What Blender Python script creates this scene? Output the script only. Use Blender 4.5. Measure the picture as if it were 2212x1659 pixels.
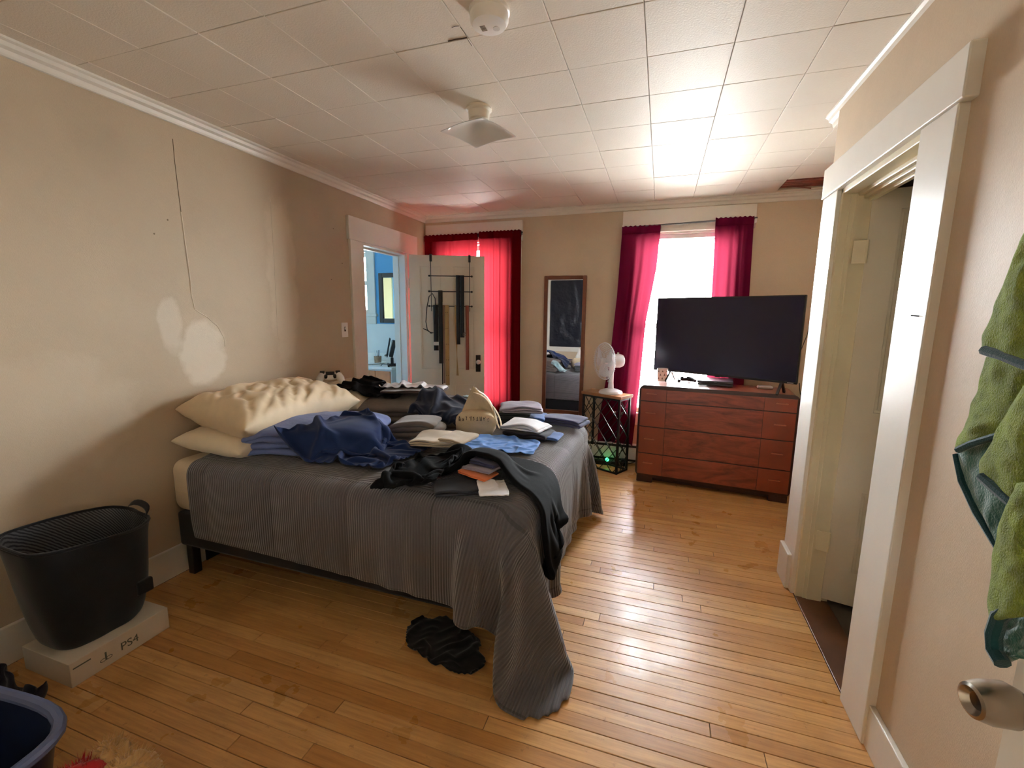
import bpy, bmesh, math, random
import numpy as np
from mathutils import Matrix, Vector, noise as mnoise

for _o in list(bpy.data.objects):
    bpy.data.objects.remove(_o)
SC = bpy.context.scene
COL = SC.collection

# ---------------------------------------------------------------- camera
FPX = 951.54                      # focal length in pixels of the 2212 px wide frame
CAMZ = 1.40
YAW, PITCH, ROLL = -0.321360327, -0.154888195, 0.0107249764
def _basis():
    f = np.array([math.sin(YAW) * math.cos(PITCH), math.cos(YAW) * math.cos(PITCH), math.sin(PITCH)])
    rt = np.array([math.cos(YAW), -math.sin(YAW), 0.0])
    up = np.cross(rt, f)
    return np.array([rt * math.cos(ROLL) + up * math.sin(ROLL),
                     -rt * math.sin(ROLL) + up * math.cos(ROLL), f])
CR = _basis()
cam_d = bpy.data.cameras.new('camera')
cam_d.sensor_fit = 'HORIZONTAL'
cam_d.sensor_width = 36.0
cam_d.lens = FPX / 2212 * 36.0
cam_d.clip_start = 0.05
cam = bpy.data.objects.new('camera', cam_d)
COL.objects.link(cam)
m = Matrix.Identity(4)
for i in range(3):
    m[i][0], m[i][1], m[i][2] = CR[0][i], CR[1][i], -CR[2][i]
m[2][3] = CAMZ
cam.matrix_world = m
SC.camera = cam

# a photo pixel gives a direction; the plane it lies on gives the distance
def _ray(px, py):
    return CR.T @ np.array([(px - 1106) / FPX, -(py - 829.5) / FPX, 1.0])
_C = np.array([0, 0, CAMZ])
def atz(px, py, z=0.0):
    d = _ray(px, py); return _C + d * ((z - CAMZ) / d[2])
def atx(px, py, x):
    d = _ray(px, py); return _C + d * (x / d[0])
def aty(px, py, y):
    d = _ray(px, py); return _C + d * (y / d[1])

# ---------------------------------------------------------------- light: overcast daylight through the windows, one of them added for fill
W = bpy.data.worlds.new('daylight')
SC.world = W
W.use_nodes = True
bg = W.node_tree.nodes['Background']
# white overcast sky above the horizon, duller ground below it
_wt = W.node_tree
_tc = _wt.nodes.new('ShaderNodeTexCoord'); _sp = _wt.nodes.new('ShaderNodeSeparateXYZ'); _rp = _wt.nodes.new('ShaderNodeValToRGB')
_mr = _wt.nodes.new('ShaderNodeMapRange'); _mr.inputs['From Min'].default_value = -.10; _mr.inputs['From Max'].default_value = .10
_rp.color_ramp.elements[0].color = (.56, .57, .56, 1); _rp.color_ramp.elements[1].color = (.90, .96, 1.0, 1)
_wt.links.new(_tc.outputs['Generated'], _sp.inputs[0]); _wt.links.new(_sp.outputs['Z'], _mr.inputs['Value'])
_wt.links.new(_mr.outputs[0], _rp.inputs['Fac']); _wt.links.new(_rp.outputs['Color'], bg.inputs['Color'])
bg.inputs['Strength'].default_value = 135.0
def portal(name, loc, rot, sx, sy):
    l = bpy.data.lights.new(name, 'AREA')
    l.shape = 'RECTANGLE'; l.size = sx; l.size_y = sy
    l.cycles.is_portal = True
    o = bpy.data.objects.new(name, l)
    o.location = loc; o.rotation_euler = rot
    COL.objects.link(o)
    return o
portal('window_light', (-1.85, 4.45, 1.31), (math.radians(-90), 0, 0), .80, 1.64)
portal('window_light', (0.16, 4.45, 1.32), (math.radians(-90), 0, 0), .82, 1.66)
portal('window_light', (-3.62, 4.62, 1.72), (math.radians(-90), 0, 0), .80, .74)
portal('window_light', (-.375, -.80, 1.40), (math.radians(90), 0, 0), 1.26, 1.42)  # portal of the added fill window behind the camera
SC.view_settings.view_transform = 'Standard'
SC.view_settings.look = 'None'
SC.view_settings.exposure = 0.74
SC.view_settings.gamma = 1.0
SC.view_settings.use_curve_mapping = False
SC.cycles.max_bounces = 14
SC.cycles.diffuse_bounces = 10
SC.cycles.glossy_bounces = 5
SC.cycles.transmission_bounces = 8
SC.cycles.transparent_max_bounces = 12
SC.cycles.sample_clamp_indirect = 12.0
SC.cycles.caustics_reflective = False
SC.cycles.caustics_refractive = False

# ---------------------------------------------------------------- materials
def srgb(r, g, b):
    def f(c):
        c = c / 255
        return c / 12.92 if c <= .04045 else ((c + .055) / 1.055) ** 2.4
    return (f(r), f(g), f(b), 1)

class NT:
    def __init__(self, name):
        self.m = bpy.data.materials.new(name); self.m.use_nodes = True
        self.t = self.m.node_tree; self.n = self.t.nodes; self.l = self.t.links
        self.b = self.n['Principled BSDF']; self.out = self.n['Material Output']
    def node(self, typ, **kw):
        n = self.n.new(typ)
        for k, v in kw.items():
            if k in n.inputs: n.inputs[k].default_value = v
            else: setattr(n, k, v)
        return n
    def link(self, a, b): self.l.new(a, b)
    def coord(self, which='Object', scale=None):
        tc = self.node('ShaderNodeTexCoord')
        if scale is None: return tc.outputs[which]
        mp = self.node('ShaderNodeMapping'); mp.inputs['Scale'].default_value = scale
        self.link(tc.outputs[which], mp.inputs['Vector']); return mp.outputs['Vector']
    def noise(self, vec, scale, detail=4, rough=.55, out='Fac'):
        n = self.node('ShaderNodeTexNoise', Scale=scale, Detail=detail, Roughness=rough)
        self.link(vec, n.inputs['Vector']); return n.outputs[out]
    def ramp(self, fac, stops):
        r = self.node('ShaderNodeValToRGB'); cr = r.color_ramp
        while len(cr.elements) < len(stops): cr.elements.new(.5)
        for e, (p, c) in zip(cr.elements, stops): e.position = p; e.color = c
        self.link(fac, r.inputs['Fac']); return r.outputs['Color']
    def mix(self, fac, a, b, mode='MIX'):
        x = self.node('ShaderNodeMix', data_type='RGBA', blend_type=mode)
        for s, v in ((0, fac), (6, a), (7, b)):
            if hasattr(v, 'is_linked'): self.link(v, x.inputs[s])
            else: x.inputs[s].default_value = v
        return x.outputs[2]
    def bump(self, h, strength, dist=.01, prev=None):
        b = self.node('ShaderNodeBump', Strength=strength, Distance=dist)
        self.link(h, b.inputs['Height'])
        if prev: self.link(prev, b.inputs['Normal'])
        return b.outputs['Normal']
    def math(self, op, a, b=0.0, c=None):
        x = self.node('ShaderNodeMath', operation=op)
        for s, v in enumerate((a, b) if c is None else (a, b, c)):
            if hasattr(v, 'is_linked'): self.link(v, x.inputs[s])
            else: x.inputs[s].default_value = v
        return x.outputs[0]
    def base(self, c):
        if hasattr(c, 'is_linked'): self.link(c, self.b.inputs['Base Color'])
        else: self.b.inputs['Base Color'].default_value = c
    def set(self, **kw):
        for k, v in kw.items(): self.b.inputs[k.replace('_', ' ')].default_value = v

def dark(c, f): return (c[0] * f, c[1] * f, c[2] * f, 1)

def plain(name, c, rough=.5, metal=0.0, var=.12, vscale=6, bump=0.0, bscale=200, spec=.5, coat=0.0):
    k = NT(name); v = k.coord()
    k.base(k.ramp(k.noise(v, vscale), [(.3, dark(c, 1 - var)), (.7, dark(c, 1 + var * .6))]))
    k.set(Roughness=rough, Metallic=metal)
    k.b.inputs['Specular IOR Level'].default_value = spec
    if coat: k.set(Coat_Weight=coat, Coat_Roughness=.1)
    if bump: k.link(k.bump(k.noise(v, bscale, 2), bump, .004), k.b.inputs['Normal'])
    return k.m

def fabric(name, c, var=.22, rough=.92, bump=.35, bscale=420, sheen=.25, c2=None):
    k = NT(name); v = k.coord()
    n1 = k.noise(v, 9, 5)
    k.base(k.ramp(n1, [(.3, dark(c, 1 - var)), (.7, c2 or dark(c, 1 + var * .6))]))
    k.set(Roughness=rough, Sheen_Weight=sheen)
    k.b.inputs['Specular IOR Level'].default_value = .2
    k.link(k.bump(k.noise(v, bscale, 2), bump, .002), k.b.inputs['Normal'])
    return k.m

def emit(name, c, s):
    k = NT(name); k.base(c); k.set(Emission_Color=c, Emission_Strength=s); return k.m

M = {}
def wallpaper(name, c, seams=True, patches=()):
    # painted, woven-texture wallpaper
    k = NT(name); v = k.coord('Object')
    fine = k.noise(k.coord('Object', (30, 30, 6)), 18, 3)
    big = k.noise(v, 1.6, 5)
    col = k.ramp(big, [(.3, dark(c, .90)), (.5, c), (.72, dark(c, 1.05))])
    col = k.mix(.10, col, k.ramp(fine, [(.3, (0.35, .3, .25, 1)), (.7, (1, 1, 1, 1))]), 'MULTIPLY')
    sep = k.node('ShaderNodeSeparateXYZ'); k.link(v, sep.inputs[0])
    for (y0, z0, ry, rz, pc, amt) in patches:       # repaired / bare patches of wall
        wob = k.noise(v, 7, 4)
        dy = k.math('DIVIDE', k.math('SUBTRACT', sep.outputs['Y'], y0), ry)
        dz = k.math('DIVIDE', k.math('SUBTRACT', sep.outputs['Z'], z0), rz)
        d = k.math('ADD', k.math('POWER', k.math('ABSOLUTE', dy), 2.4), k.math('POWER', k.math('ABSOLUTE', dz), 2.4))
        d = k.math('ADD', d, k.math('MULTIPLY', k.math('SUBTRACT', wob, .5), 1.5))
        mk = k.ramp(d, [(.45, (1, 1, 1, 1)), (.85, (0, 0, 0, 1))])
        mk = k.math('MULTIPLY', mk, amt)
        col = k.mix(mk, col, pc)
    k.base(col); k.set(Roughness=.62)
    k.b.inputs['Specular IOR Level'].default_value = .35
    wv = k.noise(k.coord('Object', (60, 60, 12)), 10, 3)
    k.link(k.bump(wv, .22, .004, k.bump(k.noise(v, 4, 4), .12, .03)), k.b.inputs['Normal'])
    return k.m

def wood_floor(name, seed):
    k = NT(name)
    oi = k.node('ShaderNodeObjectInfo')
    tc = k.node('ShaderNodeTexCoord')
    geo = k.node('ShaderNodeNewGeometry')
    add = k.node('ShaderNodeVectorMath', operation='MULTIPLY_ADD')
    comb = k.node('ShaderNodeCombineXYZ'); k.link(oi.outputs['Random'], comb.inputs[2])
    add.inputs[1].default_value = (1.6, 26, 1)
    k.link(geo.outputs['Position'], add.inputs[0]); 
    sc = k.node('ShaderNodeVectorMath', operation='SCALE'); k.link(comb.outputs[0], sc.inputs[0]); sc.inputs['Scale'].default_value = 40
    k.link(sc.outputs[0], add.inputs[2])
    grain = k.noise(add.outputs[0], 3.2, 7, .62)
    tint = k.ramp(oi.outputs['Random'], [(0, srgb(188, 134, 74)), (.35, srgb(208, 156, 94)), (.7, srgb(216, 168, 106)), (1, srgb(198, 146, 84))])
    col = k.mix(.40, tint, k.ramp(grain, [(.32, (.38, .30, .22, 1)), (.62, (1, 1, 1, 1))]), 'MULTIPLY')
    dirt = k.noise(geo.outputs['Position'], 2.3, 6, .6)
    col = k.mix(k.ramp(dirt, [(.52, (0, 0, 0, 1)), (.75, (.42, .42, .42, 1))]), col, srgb(120, 84, 50))
    scr = k.noise(geo.outputs['Position'], 22, 5, .7)
    col = k.mix(k.ramp(scr, [(.62, (0, 0, 0, 1)), (.74, (.5, .5, .5, 1))]), col, srgb(86, 56, 32))
    k.base(col)
    k.set(Roughness=.33)
    rr = k.ramp(k.noise(geo.outputs['Position'], 5, 4), [(.3, (.24, .24, .24, 1)), (.7, (.46, .46, .46, 1))])
    k.link(rr, k.b.inputs['Roughness'])
    k.link(k.bump(grain, .10, .003), k.b.inputs['Normal'])
    return k.m

M['wall'] = wallpaper('wallpaper_beige', srgb(208, 189, 163))
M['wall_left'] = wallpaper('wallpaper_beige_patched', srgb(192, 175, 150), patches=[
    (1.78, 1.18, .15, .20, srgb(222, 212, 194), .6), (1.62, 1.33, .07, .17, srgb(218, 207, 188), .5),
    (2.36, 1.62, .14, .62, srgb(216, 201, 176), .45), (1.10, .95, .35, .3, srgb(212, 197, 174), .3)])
M['trim'] = plain('white_trim_paint', srgb(226, 222, 212), .38, var=.05, vscale=3, bump=.05, bscale=40)
M['trim_old'] = plain('yellowed_trim_paint', srgb(222, 211, 180), .42, var=.08, vscale=3, bump=.06, bscale=40)
M['door'] = plain('cream_door_paint', srgb(216, 206, 186), .42, var=.05, vscale=3, bump=.05, bscale=30)
M['tile'] = plain('ceiling_tile_offwhite', srgb(226, 218, 205), .58, var=.03, vscale=2, bump=.25, bscale=150, spec=.35)
M['gap'] = plain('ceiling_joint', srgb(168, 156, 140), .8)
M['floor'] = wood_floor('oak_strip_floor', 1)
M['subfloor'] = plain('floor_joint_dark', srgb(58, 38, 24), .9)
M['lath'] = plain('old_wood_lath', srgb(136, 70, 56), .8, var=.5, vscale=14)
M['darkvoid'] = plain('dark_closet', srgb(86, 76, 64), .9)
M['blue'] = plain('sky_blue_paint', srgb(98, 168, 214), .5, var=.03)
M['cream'] = plain('pale_yellow_paint', srgb(236, 224, 168), .5, var=.03)
M['whitewall'] = plain('white_wall_paint', srgb(224, 228, 226), .45, var=.03)
M['plain_white'] = plain('white_plastic', srgb(236, 236, 232), .35, var=.03)
M['black_metal'] = plain('black_metal', srgb(20, 19, 20), .4, var=.2)
M['black_plastic'] = plain('black_plastic', srgb(18, 18, 20), .38, var=.2)
M['chrome'] = plain('brushed_nickel', srgb(160, 148, 134), .27, metal=1.0, var=.05)

# thin window glass
def glass(name, tint=(1, 1, 1, 1)):
    k = NT(name)
    tr = k.node('ShaderNodeBsdfTransparent'); tr.inputs[0].default_value = tint
    gl = k.node('ShaderNodeBsdfGlossy', Roughness=.02)
    fr = k.node('ShaderNodeFresnel', IOR=1.25)
    mx = k.node('ShaderNodeMixShader')
    k.link(fr.outputs[0], mx.inputs[0]); k.link(tr.outputs[0], mx.inputs[1]); k.link(gl.outputs[0], mx.inputs[2])
    k.link(mx.outputs[0], k.out.inputs['Surface'])
    return k.m
M['glass'] = glass('window_glass')

# ---------------------------------------------------------------- mesh helpers
def tag(o, label=None, cat=None, group=None, kind=None):
    if label: o['label'] = label
    if cat: o['category'] = cat
    if group: o['group'] = group
    if kind: o['kind'] = kind
    return o

def empty(name, loc=(0, 0, 0), rz=0.0):
    o = bpy.data.objects.new(name, None); COL.objects.link(o)
    o.empty_display_size = .05
    o.location = loc; o.rotation_euler = (0, 0, rz)
    return o

def mesh_obj(name, me, mat, parent=None, smooth=False):
    o = bpy.data.objects.new(name, me); COL.objects.link(o)
    if mat is not None and not me.materials: me.materials.append(mat)
    if smooth:
        for p in me.polygons: p.use_smooth = True
    if parent: o.parent = parent
    return o

class MB:
    """collects solids into one mesh"""
    def __init__(s): s.bm = bmesh.new()
    def box(s, x0, x1, y0, y1, z0, z1, M4=None):
        r = bmesh.ops.create_cube(s.bm, size=1)
        for v in r['verts']:
            v.co = Vector(((x0 + x1) / 2 + v.co.x * (x1 - x0), (y0 + y1) / 2 + v.co.y * (y1 - y0), (z0 + z1) / 2 + v.co.z * (z1 - z0)))
            if M4 is not None: v.co = M4 @ v.co
        return r['verts']
    def bar(s, a, b, w, h=None, up=(0, 0, 1)):
        a, b = Vector(a), Vector(b); d = b - a; L = d.length; d.normalize()
        u = Vector(up)
        if abs(d.dot(u)) > .98: u = Vector((0, 1, 0))
        x = d.cross(u).normalized(); z = x.cross(d)
        M4 = Matrix((x, d, z)).transposed().to_4x4(); M4.translation = a
        h = h or w
        return s.box(-w / 2, w / 2, 0, L, -h / 2, h / 2, M4)
    def cyl(s, a, b, r, r2=None, n=20, cap=True):
        a, b = Vector(a), Vector(b); d = b - a
        q = d.to_track_quat('Z', 'Y').to_matrix().to_4x4()
        q.translation = (a + b) / 2
        bmesh.ops.create_cone(s.bm, cap_ends=cap, segments=n, radius1=r, radius2=r if r2 is None else r2, depth=d.length, matrix=q)
    def sphere(s, c, r, sx=1, sy=1, sz=1, n=20):
        mt = Matrix.Translation(c) @ Matrix.Diagonal((sx, sy, sz, 1))
        bmesh.ops.create_uvsphere(s.bm, u_segments=n, v_segments=n // 2, radius=r, matrix=mt)
    def tube(s, pts, r, n=8, closed=False):
        pts = [Vector(p) for p in pts]; N = len(pts); rings = []
        prev = None
        for i, p in enumerate(pts):
            a = pts[(i - 1) % N] if (closed or i) else p
            b = pts[(i + 1) % N] if (closed or i < N - 1) else p
            t = (b - a).normalized()
            if prev is None:
                u = Vector((0, 0, 1)) if abs(t.z) < .9 else Vector((1, 0, 0))
                u = (u - t * u.dot(t)).normalized()
            else:
                u = (prev - t * prev.dot(t)).normalized()
            prev = u; w = t.cross(u)
            rr = r[i] if hasattr(r, '__len__') else r
            rings.append([s.bm.verts.new(p + (u * math.cos(2 * math.pi * k / n) + w * math.sin(2 * math.pi * k / n)) * rr) for k in range(n)])
        rng = range(N if closed else N - 1)
        for i in rng:
            A, B = rings[i], rings[(i + 1) % N]
            for k in range(n): s.bm.faces.new((A[k], A[(k + 1) % n], B[(k + 1) % n], B[k]))
        if not closed:
            s.bm.faces.new(rings[0][::-1]); s.bm.faces.new(rings[-1])
    def lathe(s, prof, c=(0, 0, 0), n=32):
        rings = []
        for r, z in prof:
            rings.append([s.bm.verts.new((c[0] + r * math.cos(2 * math.pi * k / n), c[1] + r * math.sin(2 * math.pi * k / n), c[2] + z)) for k in range(n)])
        for A, B in zip(rings, rings[1:]):
            for k in range(n): s.bm.faces.new((A[k], A[(k + 1) % n], B[(k + 1) % n], B[k]))
        if prof[0][0] > 1e-5: s.bm.faces.new(rings[0][::-1])
        if prof[-1][0] > 1e-5: s.bm.faces.new(rings[-1])
    def prism(s, poly, a, b, axis):
        """poly: 2-D outline, extruded from a to b along axis ('x','y','z')"""
        def P(p, t):
            return {'x': (t, p[0], p[1]), 'y': (p[0], t, p[1]), 'z': (p[0], p[1], t)}[axis]
        A = [s.bm.verts.new(P(p, a)) for p in poly]; B = [s.bm.verts.new(P(p, b)) for p in poly]
        n = len(poly)
        for k in range(n): s.bm.faces.new((A[k], A[(k + 1) % n], B[(k + 1) % n], B[k]))
        s.bm.faces.new(A[::-1]); s.bm.faces.new(B)
    def build(s, name, mat, parent=None, bevel=0, seg=2, smooth=False, loc=None):
        bmesh.ops.remove_doubles(s.bm, verts=s.bm.verts, dist=1e-6)
        if bevel:
            bmesh.ops.bevel(s.bm, geom=[e for e in s.bm.edges if len(e.link_faces) == 2 and e.calc_face_angle(0) > .5],
                            offset=bevel, segments=seg, affect='EDGES', profile=.5, clamp_overlap=True)
        bmesh.ops.recalc_face_normals(s.bm, faces=s.bm.faces)
        if loc is not None: bmesh.ops.translate(s.bm, verts=s.bm.verts, vec=[-c for c in loc])
        me = bpy.data.meshes.new(name); s.bm.to_mesh(me); s.bm.free()
        o = mesh_obj(name, me, mat, parent, smooth)
        if loc is not None: o.location = loc
        if smooth:
            try: me.set_sharp_from_angle(angle=math.radians(35))
            except Exception: pass
        return o

def boxobj(name, x0, x1, y0, y1, z0, z1, mat, parent=None, bevel=0, seg=2):
    b = MB(); b.box(x0, x1, y0, y1, z0, z1)
    return b.build(name, mat, parent, bevel, seg)

def grid_mesh(name, P, mat, parent=None, thick=0.0, sub=1, mask=None, uvscale=None, offset=-1):
    """P: (n,m,3) array -> sheet mesh with UV, optional thickness"""
    n, mm = P.shape[:2]
    idx = np.arange(n * mm).reshape(n, mm)
    f = np.stack([idx[:-1, :-1], idx[1:, :-1], idx[1:, 1:], idx[:-1, 1:]], -1).reshape(-1, 4)
    if mask is not None:
        f = f[mask.reshape(-1)]
    me = bpy.data.meshes.new(name)
    me.from_pydata(P.reshape(-1, 3).tolist(), [], f.tolist())
    uv = me.uv_layers.new(name='UVMap')
    us = uvscale or (1, 1)
    ii, jj = np.divmod(np.arange(n * mm), mm)
    UV = np.stack([ii / (n - 1) * us[0], jj / (mm - 1) * us[1]], -1)
    li = np.empty(len(me.loops), int); me.loops.foreach_get('vertex_index', li)
    uv.data.foreach_set('uv', UV[li].astype(np.float32).ravel())
    if mask is not None:
        bm = bmesh.new(); bm.from_mesh(me)
        bmesh.ops.delete(bm, geom=[v for v in bm.verts if not v.link_faces], context='VERTS')
        bm.to_mesh(me); bm.free()
    me.update()
    o = mesh_obj(name, me, mat, parent, True)
    if thick:
        s = o.modifiers.new('thickness', 'SOLIDIFY'); s.thickness = thick; s.offset = offset
    if sub:
        s = o.modifiers.new('smooth', 'SUBSURF'); s.levels = sub; s.render_levels = sub
    return o

def text_mesh(name, body, size, mat, parent=None, extrude=.0005, bold=0):
    cu = bpy.data.curves.new(name, 'FONT'); cu.body = body; cu.size = size; cu.extrude = extrude
    cu.align_x = 'CENTER'; cu.align_y = 'CENTER'; cu.offset = bold
    t = bpy.data.objects.new(name + '_tmp', cu); COL.objects.link(t)
    dg = bpy.context.evaluated_depsgraph_get(); dg.update()
    me = bpy.data.meshes.new_from_object(t.evaluated_get(dg))
    bpy.data.objects.remove(t); bpy.data.curves.remove(cu)
    me.materials.clear()
    return mesh_obj(name, me, mat, parent)

def children(o): return [c for c in bpy.data.objects if c.parent == o]
def copy_tree(o, parent=None):
    c = o.copy(); COL.objects.link(c)
    if parent: c.parent = parent
    for ch in children(o): copy_tree(ch, c)
    return c
# ================================================================ the room
LX, BY, RX, CZ = -2.40, 4.27, .74, 2.40
NY = -.60                          # wall behind the camera
AX = 1.95                          # right wall of the alcove past the closet
CORNER = 2.62

def wallbox(name, boxes, mat, bevel=0):
    b = MB()
    for q in boxes: b.box(*q)
    return tag(b.build(name, mat, None, bevel), kind='structure')

# floor: base plus every strip as its own plank
floor = tag(boxobj('floor', LX - .12, AX + .1, NY - .1, BY + .15, -.12, -.004, M['subfloor']), kind='structure')
rnd = random.Random(7)
PW = .0565
def plank(x0, x1, y0, y1, dz=0.0):
    b = MB(); g = .0009
    b.box(x0 + g, x1 - g, y0 + g, y1 - g, -.012, dz)
    o = b.build('plank', M['floor'], floor, .0012, 1)
    return o
y = .42; row = 0
while y < BY - .005:
    xe = RX - .012 if y + PW < CORNER else AX
    if y + PW > BY: break
    x = LX + .015
    x += 0
    first = True
    while x < xe - .02:
        L = rnd.uniform(.7, 2.1)
        if first: L *= rnd.uniform(.4, 1.0); first = False
        x1 = x + L
        if xe - x1 < .3: x1 = xe
        plank(x, x1, y, y + PW, rnd.uniform(-.0012, .0006))
        x = x1
    y += PW; row += 1
boxobj('floor_near', LX, RX, NY, .42, -.01, -.0005, M['floor'], floor)
thr = tag(boxobj('trim_1', RX - .012, RX + .13, 1.74, 2.45, -.006, .004, plain('dark_threshold', srgb(96, 58, 32), .4, var=.3), None, .003), kind='structure')

# walls (openings left free)
D1 = (3.20, 3.87, 1.985)           # bathroom doorway y0,y1,top
D2 = (1.76, 2.43, 1.97)            # closet doorway
W1 = (-2.24, -1.46, .50, 2.12)
W2 = (-.24, .56, .50, 2.14)
wallbox('wall_left', [(LX - .12, LX, NY - .1, D1[0], 0, CZ), (LX - .12, LX, D1[1], BY + .15, 0, CZ), (LX - .12, LX, D1[0], D1[1], D1[2], CZ)], M['wall_left'])
wallbox('wall_back', [(LX, W1[0], BY, BY + .15, 0, CZ), (W1[1], W2[0], BY, BY + .15, 0, CZ), (W2[1], AX + .1, BY, BY + .15, 0, CZ),
                      (W1[0], W1[1], BY, BY + .15, 0, W1[2]), (W1[0], W1[1], BY, BY + .15, W1[3], CZ),
                      (W2[0], W2[1], BY, BY + .15, 0, W2[2]), (W2[0], W2[1], BY, BY + .15, W2[3], CZ)], M['wall'])
wallbox('wall_right', [(RX, RX + .12, NY, D2[0], 0, CZ), (RX, RX + .12, D2[1], CORNER, 0, CZ), (RX, RX + .12, D2[0], D2[1], D2[2], CZ)], M['wall'])
W5 = (-1.0, .25, .70, 2.10)  # opening for the added fill window, never in view
wallbox('wall_near', [(LX - .12, W5[0], NY - .12, NY, 0, CZ), (W5[1], RX + .12, NY - .12, NY, 0, CZ), (W5[0], W5[1], NY - .12, NY, 0, W5[2]), (W5[0], W5[1], NY - .12, NY, W5[3], CZ)], M['wall'])
wallbox('wall_alcove', [(RX + .12, AX, CORNER - .10, CORNER, 0, CZ), (AX, AX + .1, CORNER - .1, BY, 0, CZ)], M['wall'])
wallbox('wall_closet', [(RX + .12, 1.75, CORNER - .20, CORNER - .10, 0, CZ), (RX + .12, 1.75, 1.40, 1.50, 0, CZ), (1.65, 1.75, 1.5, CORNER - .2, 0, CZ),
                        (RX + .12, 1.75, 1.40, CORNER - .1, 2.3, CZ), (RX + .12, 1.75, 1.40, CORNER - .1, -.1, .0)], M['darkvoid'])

# ceiling: backing with individual square tiles hung below it, one tile fallen out
SX, SY, TX0, TY0 = .30903, .318555, -.7299, 1.32144
HOLE = (5, 8)
b = MB()
hx0, hx1 = TX0 + SX * 5, TX0 + SX * 6
hy0, hy1 = TY0 + SY * 8, TY0 + SY * 9
b.box(LX - .12, hx0, NY - .12, BY + .15, CZ + .008, CZ + .05); b.box(hx1, AX + .1, NY - .12, BY + .15, CZ + .008, CZ + .05)
b.box(hx0, hx1, NY - .12, hy0, CZ + .008, CZ + .05); b.box(hx0, hx1, hy1 - .02, BY + .15, CZ + .008, CZ + .05)
b.box(LX - .12, AX + .1, NY - .12, BY + .15, CZ + .16, CZ + .2)
for q_ in ((LX - .16, LX - .12, NY - .16, BY + .19), (AX + .1, AX + .14, NY - .16, BY + .19), (LX - .16, AX + .14, NY - .16, NY - .12), (LX - .16, AX + .14, BY + .15, BY + .19)): b.box(*q_, CZ, CZ + .2)
ceil = tag(b.build('ceiling', M['gap']), kind='structure')
rnd = random.Random(3)
for c in range(-6, 9):
    for r in range(-7, 10):
        x0, x1 = TX0 + SX * c, TX0 + SX * (c + 1)
        y0, y1 = TY0 + SY * r, TY0 + SY * (r + 1)
        x0, x1, y0, y1 = max(x0, LX), min(x1, AX), max(y0, NY), min(y1, BY)
        if y1 < CORNER and x0 > RX - .02: continue
        if y1 <= CORNER + .05: x1 = min(x1, RX)
        if x1 - x0 < .02 or y1 - y0 < .02: continue
        if (c, r) == HOLE: continue
        g = .0011
        q = MB(); q.box(x0 + g, x1 - g, y0 + g * .7, y1 - g * .7, CZ + rnd.uniform(-.001, .001), CZ + .012)
        q.build('ceiling_tile', M['tile'], ceil, .0022, 2)
# laths in the hole
for i in range(6):
    q = MB(); yy = hy0 + .01 + i * .055
    q.bar((hx0 - .03, yy, CZ + .014 + rnd.uniform(0, .012)), (hx1 + .05, yy + rnd.uniform(-.02, .02), CZ + .014 + rnd.uniform(0, .012)), .040, .010)
    q.build('lath', M['lath'], ceil)
q = MB(); q.bar((hx0 + .05, hy1 - .03, CZ + .03), (hx0 + .22, hy1 - .07, CZ - .012), .022, .004)
q.build('broken_lath', M['lath'], ceil)

# crown moulding (stepped profile), baseboards
def crown(name, a, b_, inward):
    ax, ay = a; bx, by = b_; ix, iy = inward
    prof = [(0, 0), (.046, 0), (.046, -.010), (.036, -.016), (.030, -.030), (.016, -.038), (.012, -.052), (.008, -.060), (0, -.062)]
    bm = MB(); A, B = [], []
    for (d, z) in prof:
        A.append(bm.bm.verts.new((ax + ix * d, ay + iy * d, CZ + z))); B.append(bm.bm.verts.new((bx + ix * d, by + iy * d, CZ + z)))
    n = len(prof)
    for k in range(n): bm.bm.faces.new((A[k], A[(k + 1) % n], B[(k + 1) % n], B[k]))
    bm.bm.faces.new(A[::-1]); bm.bm.faces.new(B)
    return tag(bm.build(name, M['trim']), kind='structure')
crown('trim_2', (LX, NY), (LX, BY), (1, 0))
crown('trim_3', (LX, BY), (AX, BY), (0, -1))
crown('trim_4', (RX + .03, NY), (RX + .03, CORNER + .14), (-1, 0))
crown('trim_5', (LX, NY), (RX, NY), (0, 1))
def baseb(name, x0, x1, y0, y1, h=.16):
    b = MB(); b.box(x0, x1, y0, y1, 0, h)
    return tag(b.build(name, M['trim'], None, .004), kind='structure')
baseb('baseboard_left', LX, LX + .018, NY, D1[0] - .17)
baseb('baseboard_back', LX, AX, BY - .018, BY)
baseb('baseboard_right', RX - .018, RX, NY, D2[0] - .18, .15)
baseb('baseboard_near', LX, RX, NY, NY + .018)
baseb('baseboard_alcove', RX + .0, AX, CORNER, CORNER + .018)

# ---- doorway casings
def casing(name, parts, mat):
    root = tag(boxobj(name, *parts[0][1:], mat, None, .004), kind='structure')
    for q in parts[1:]:
        boxobj(q[0], *q[1:], mat, root, .004)
    return root
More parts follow.
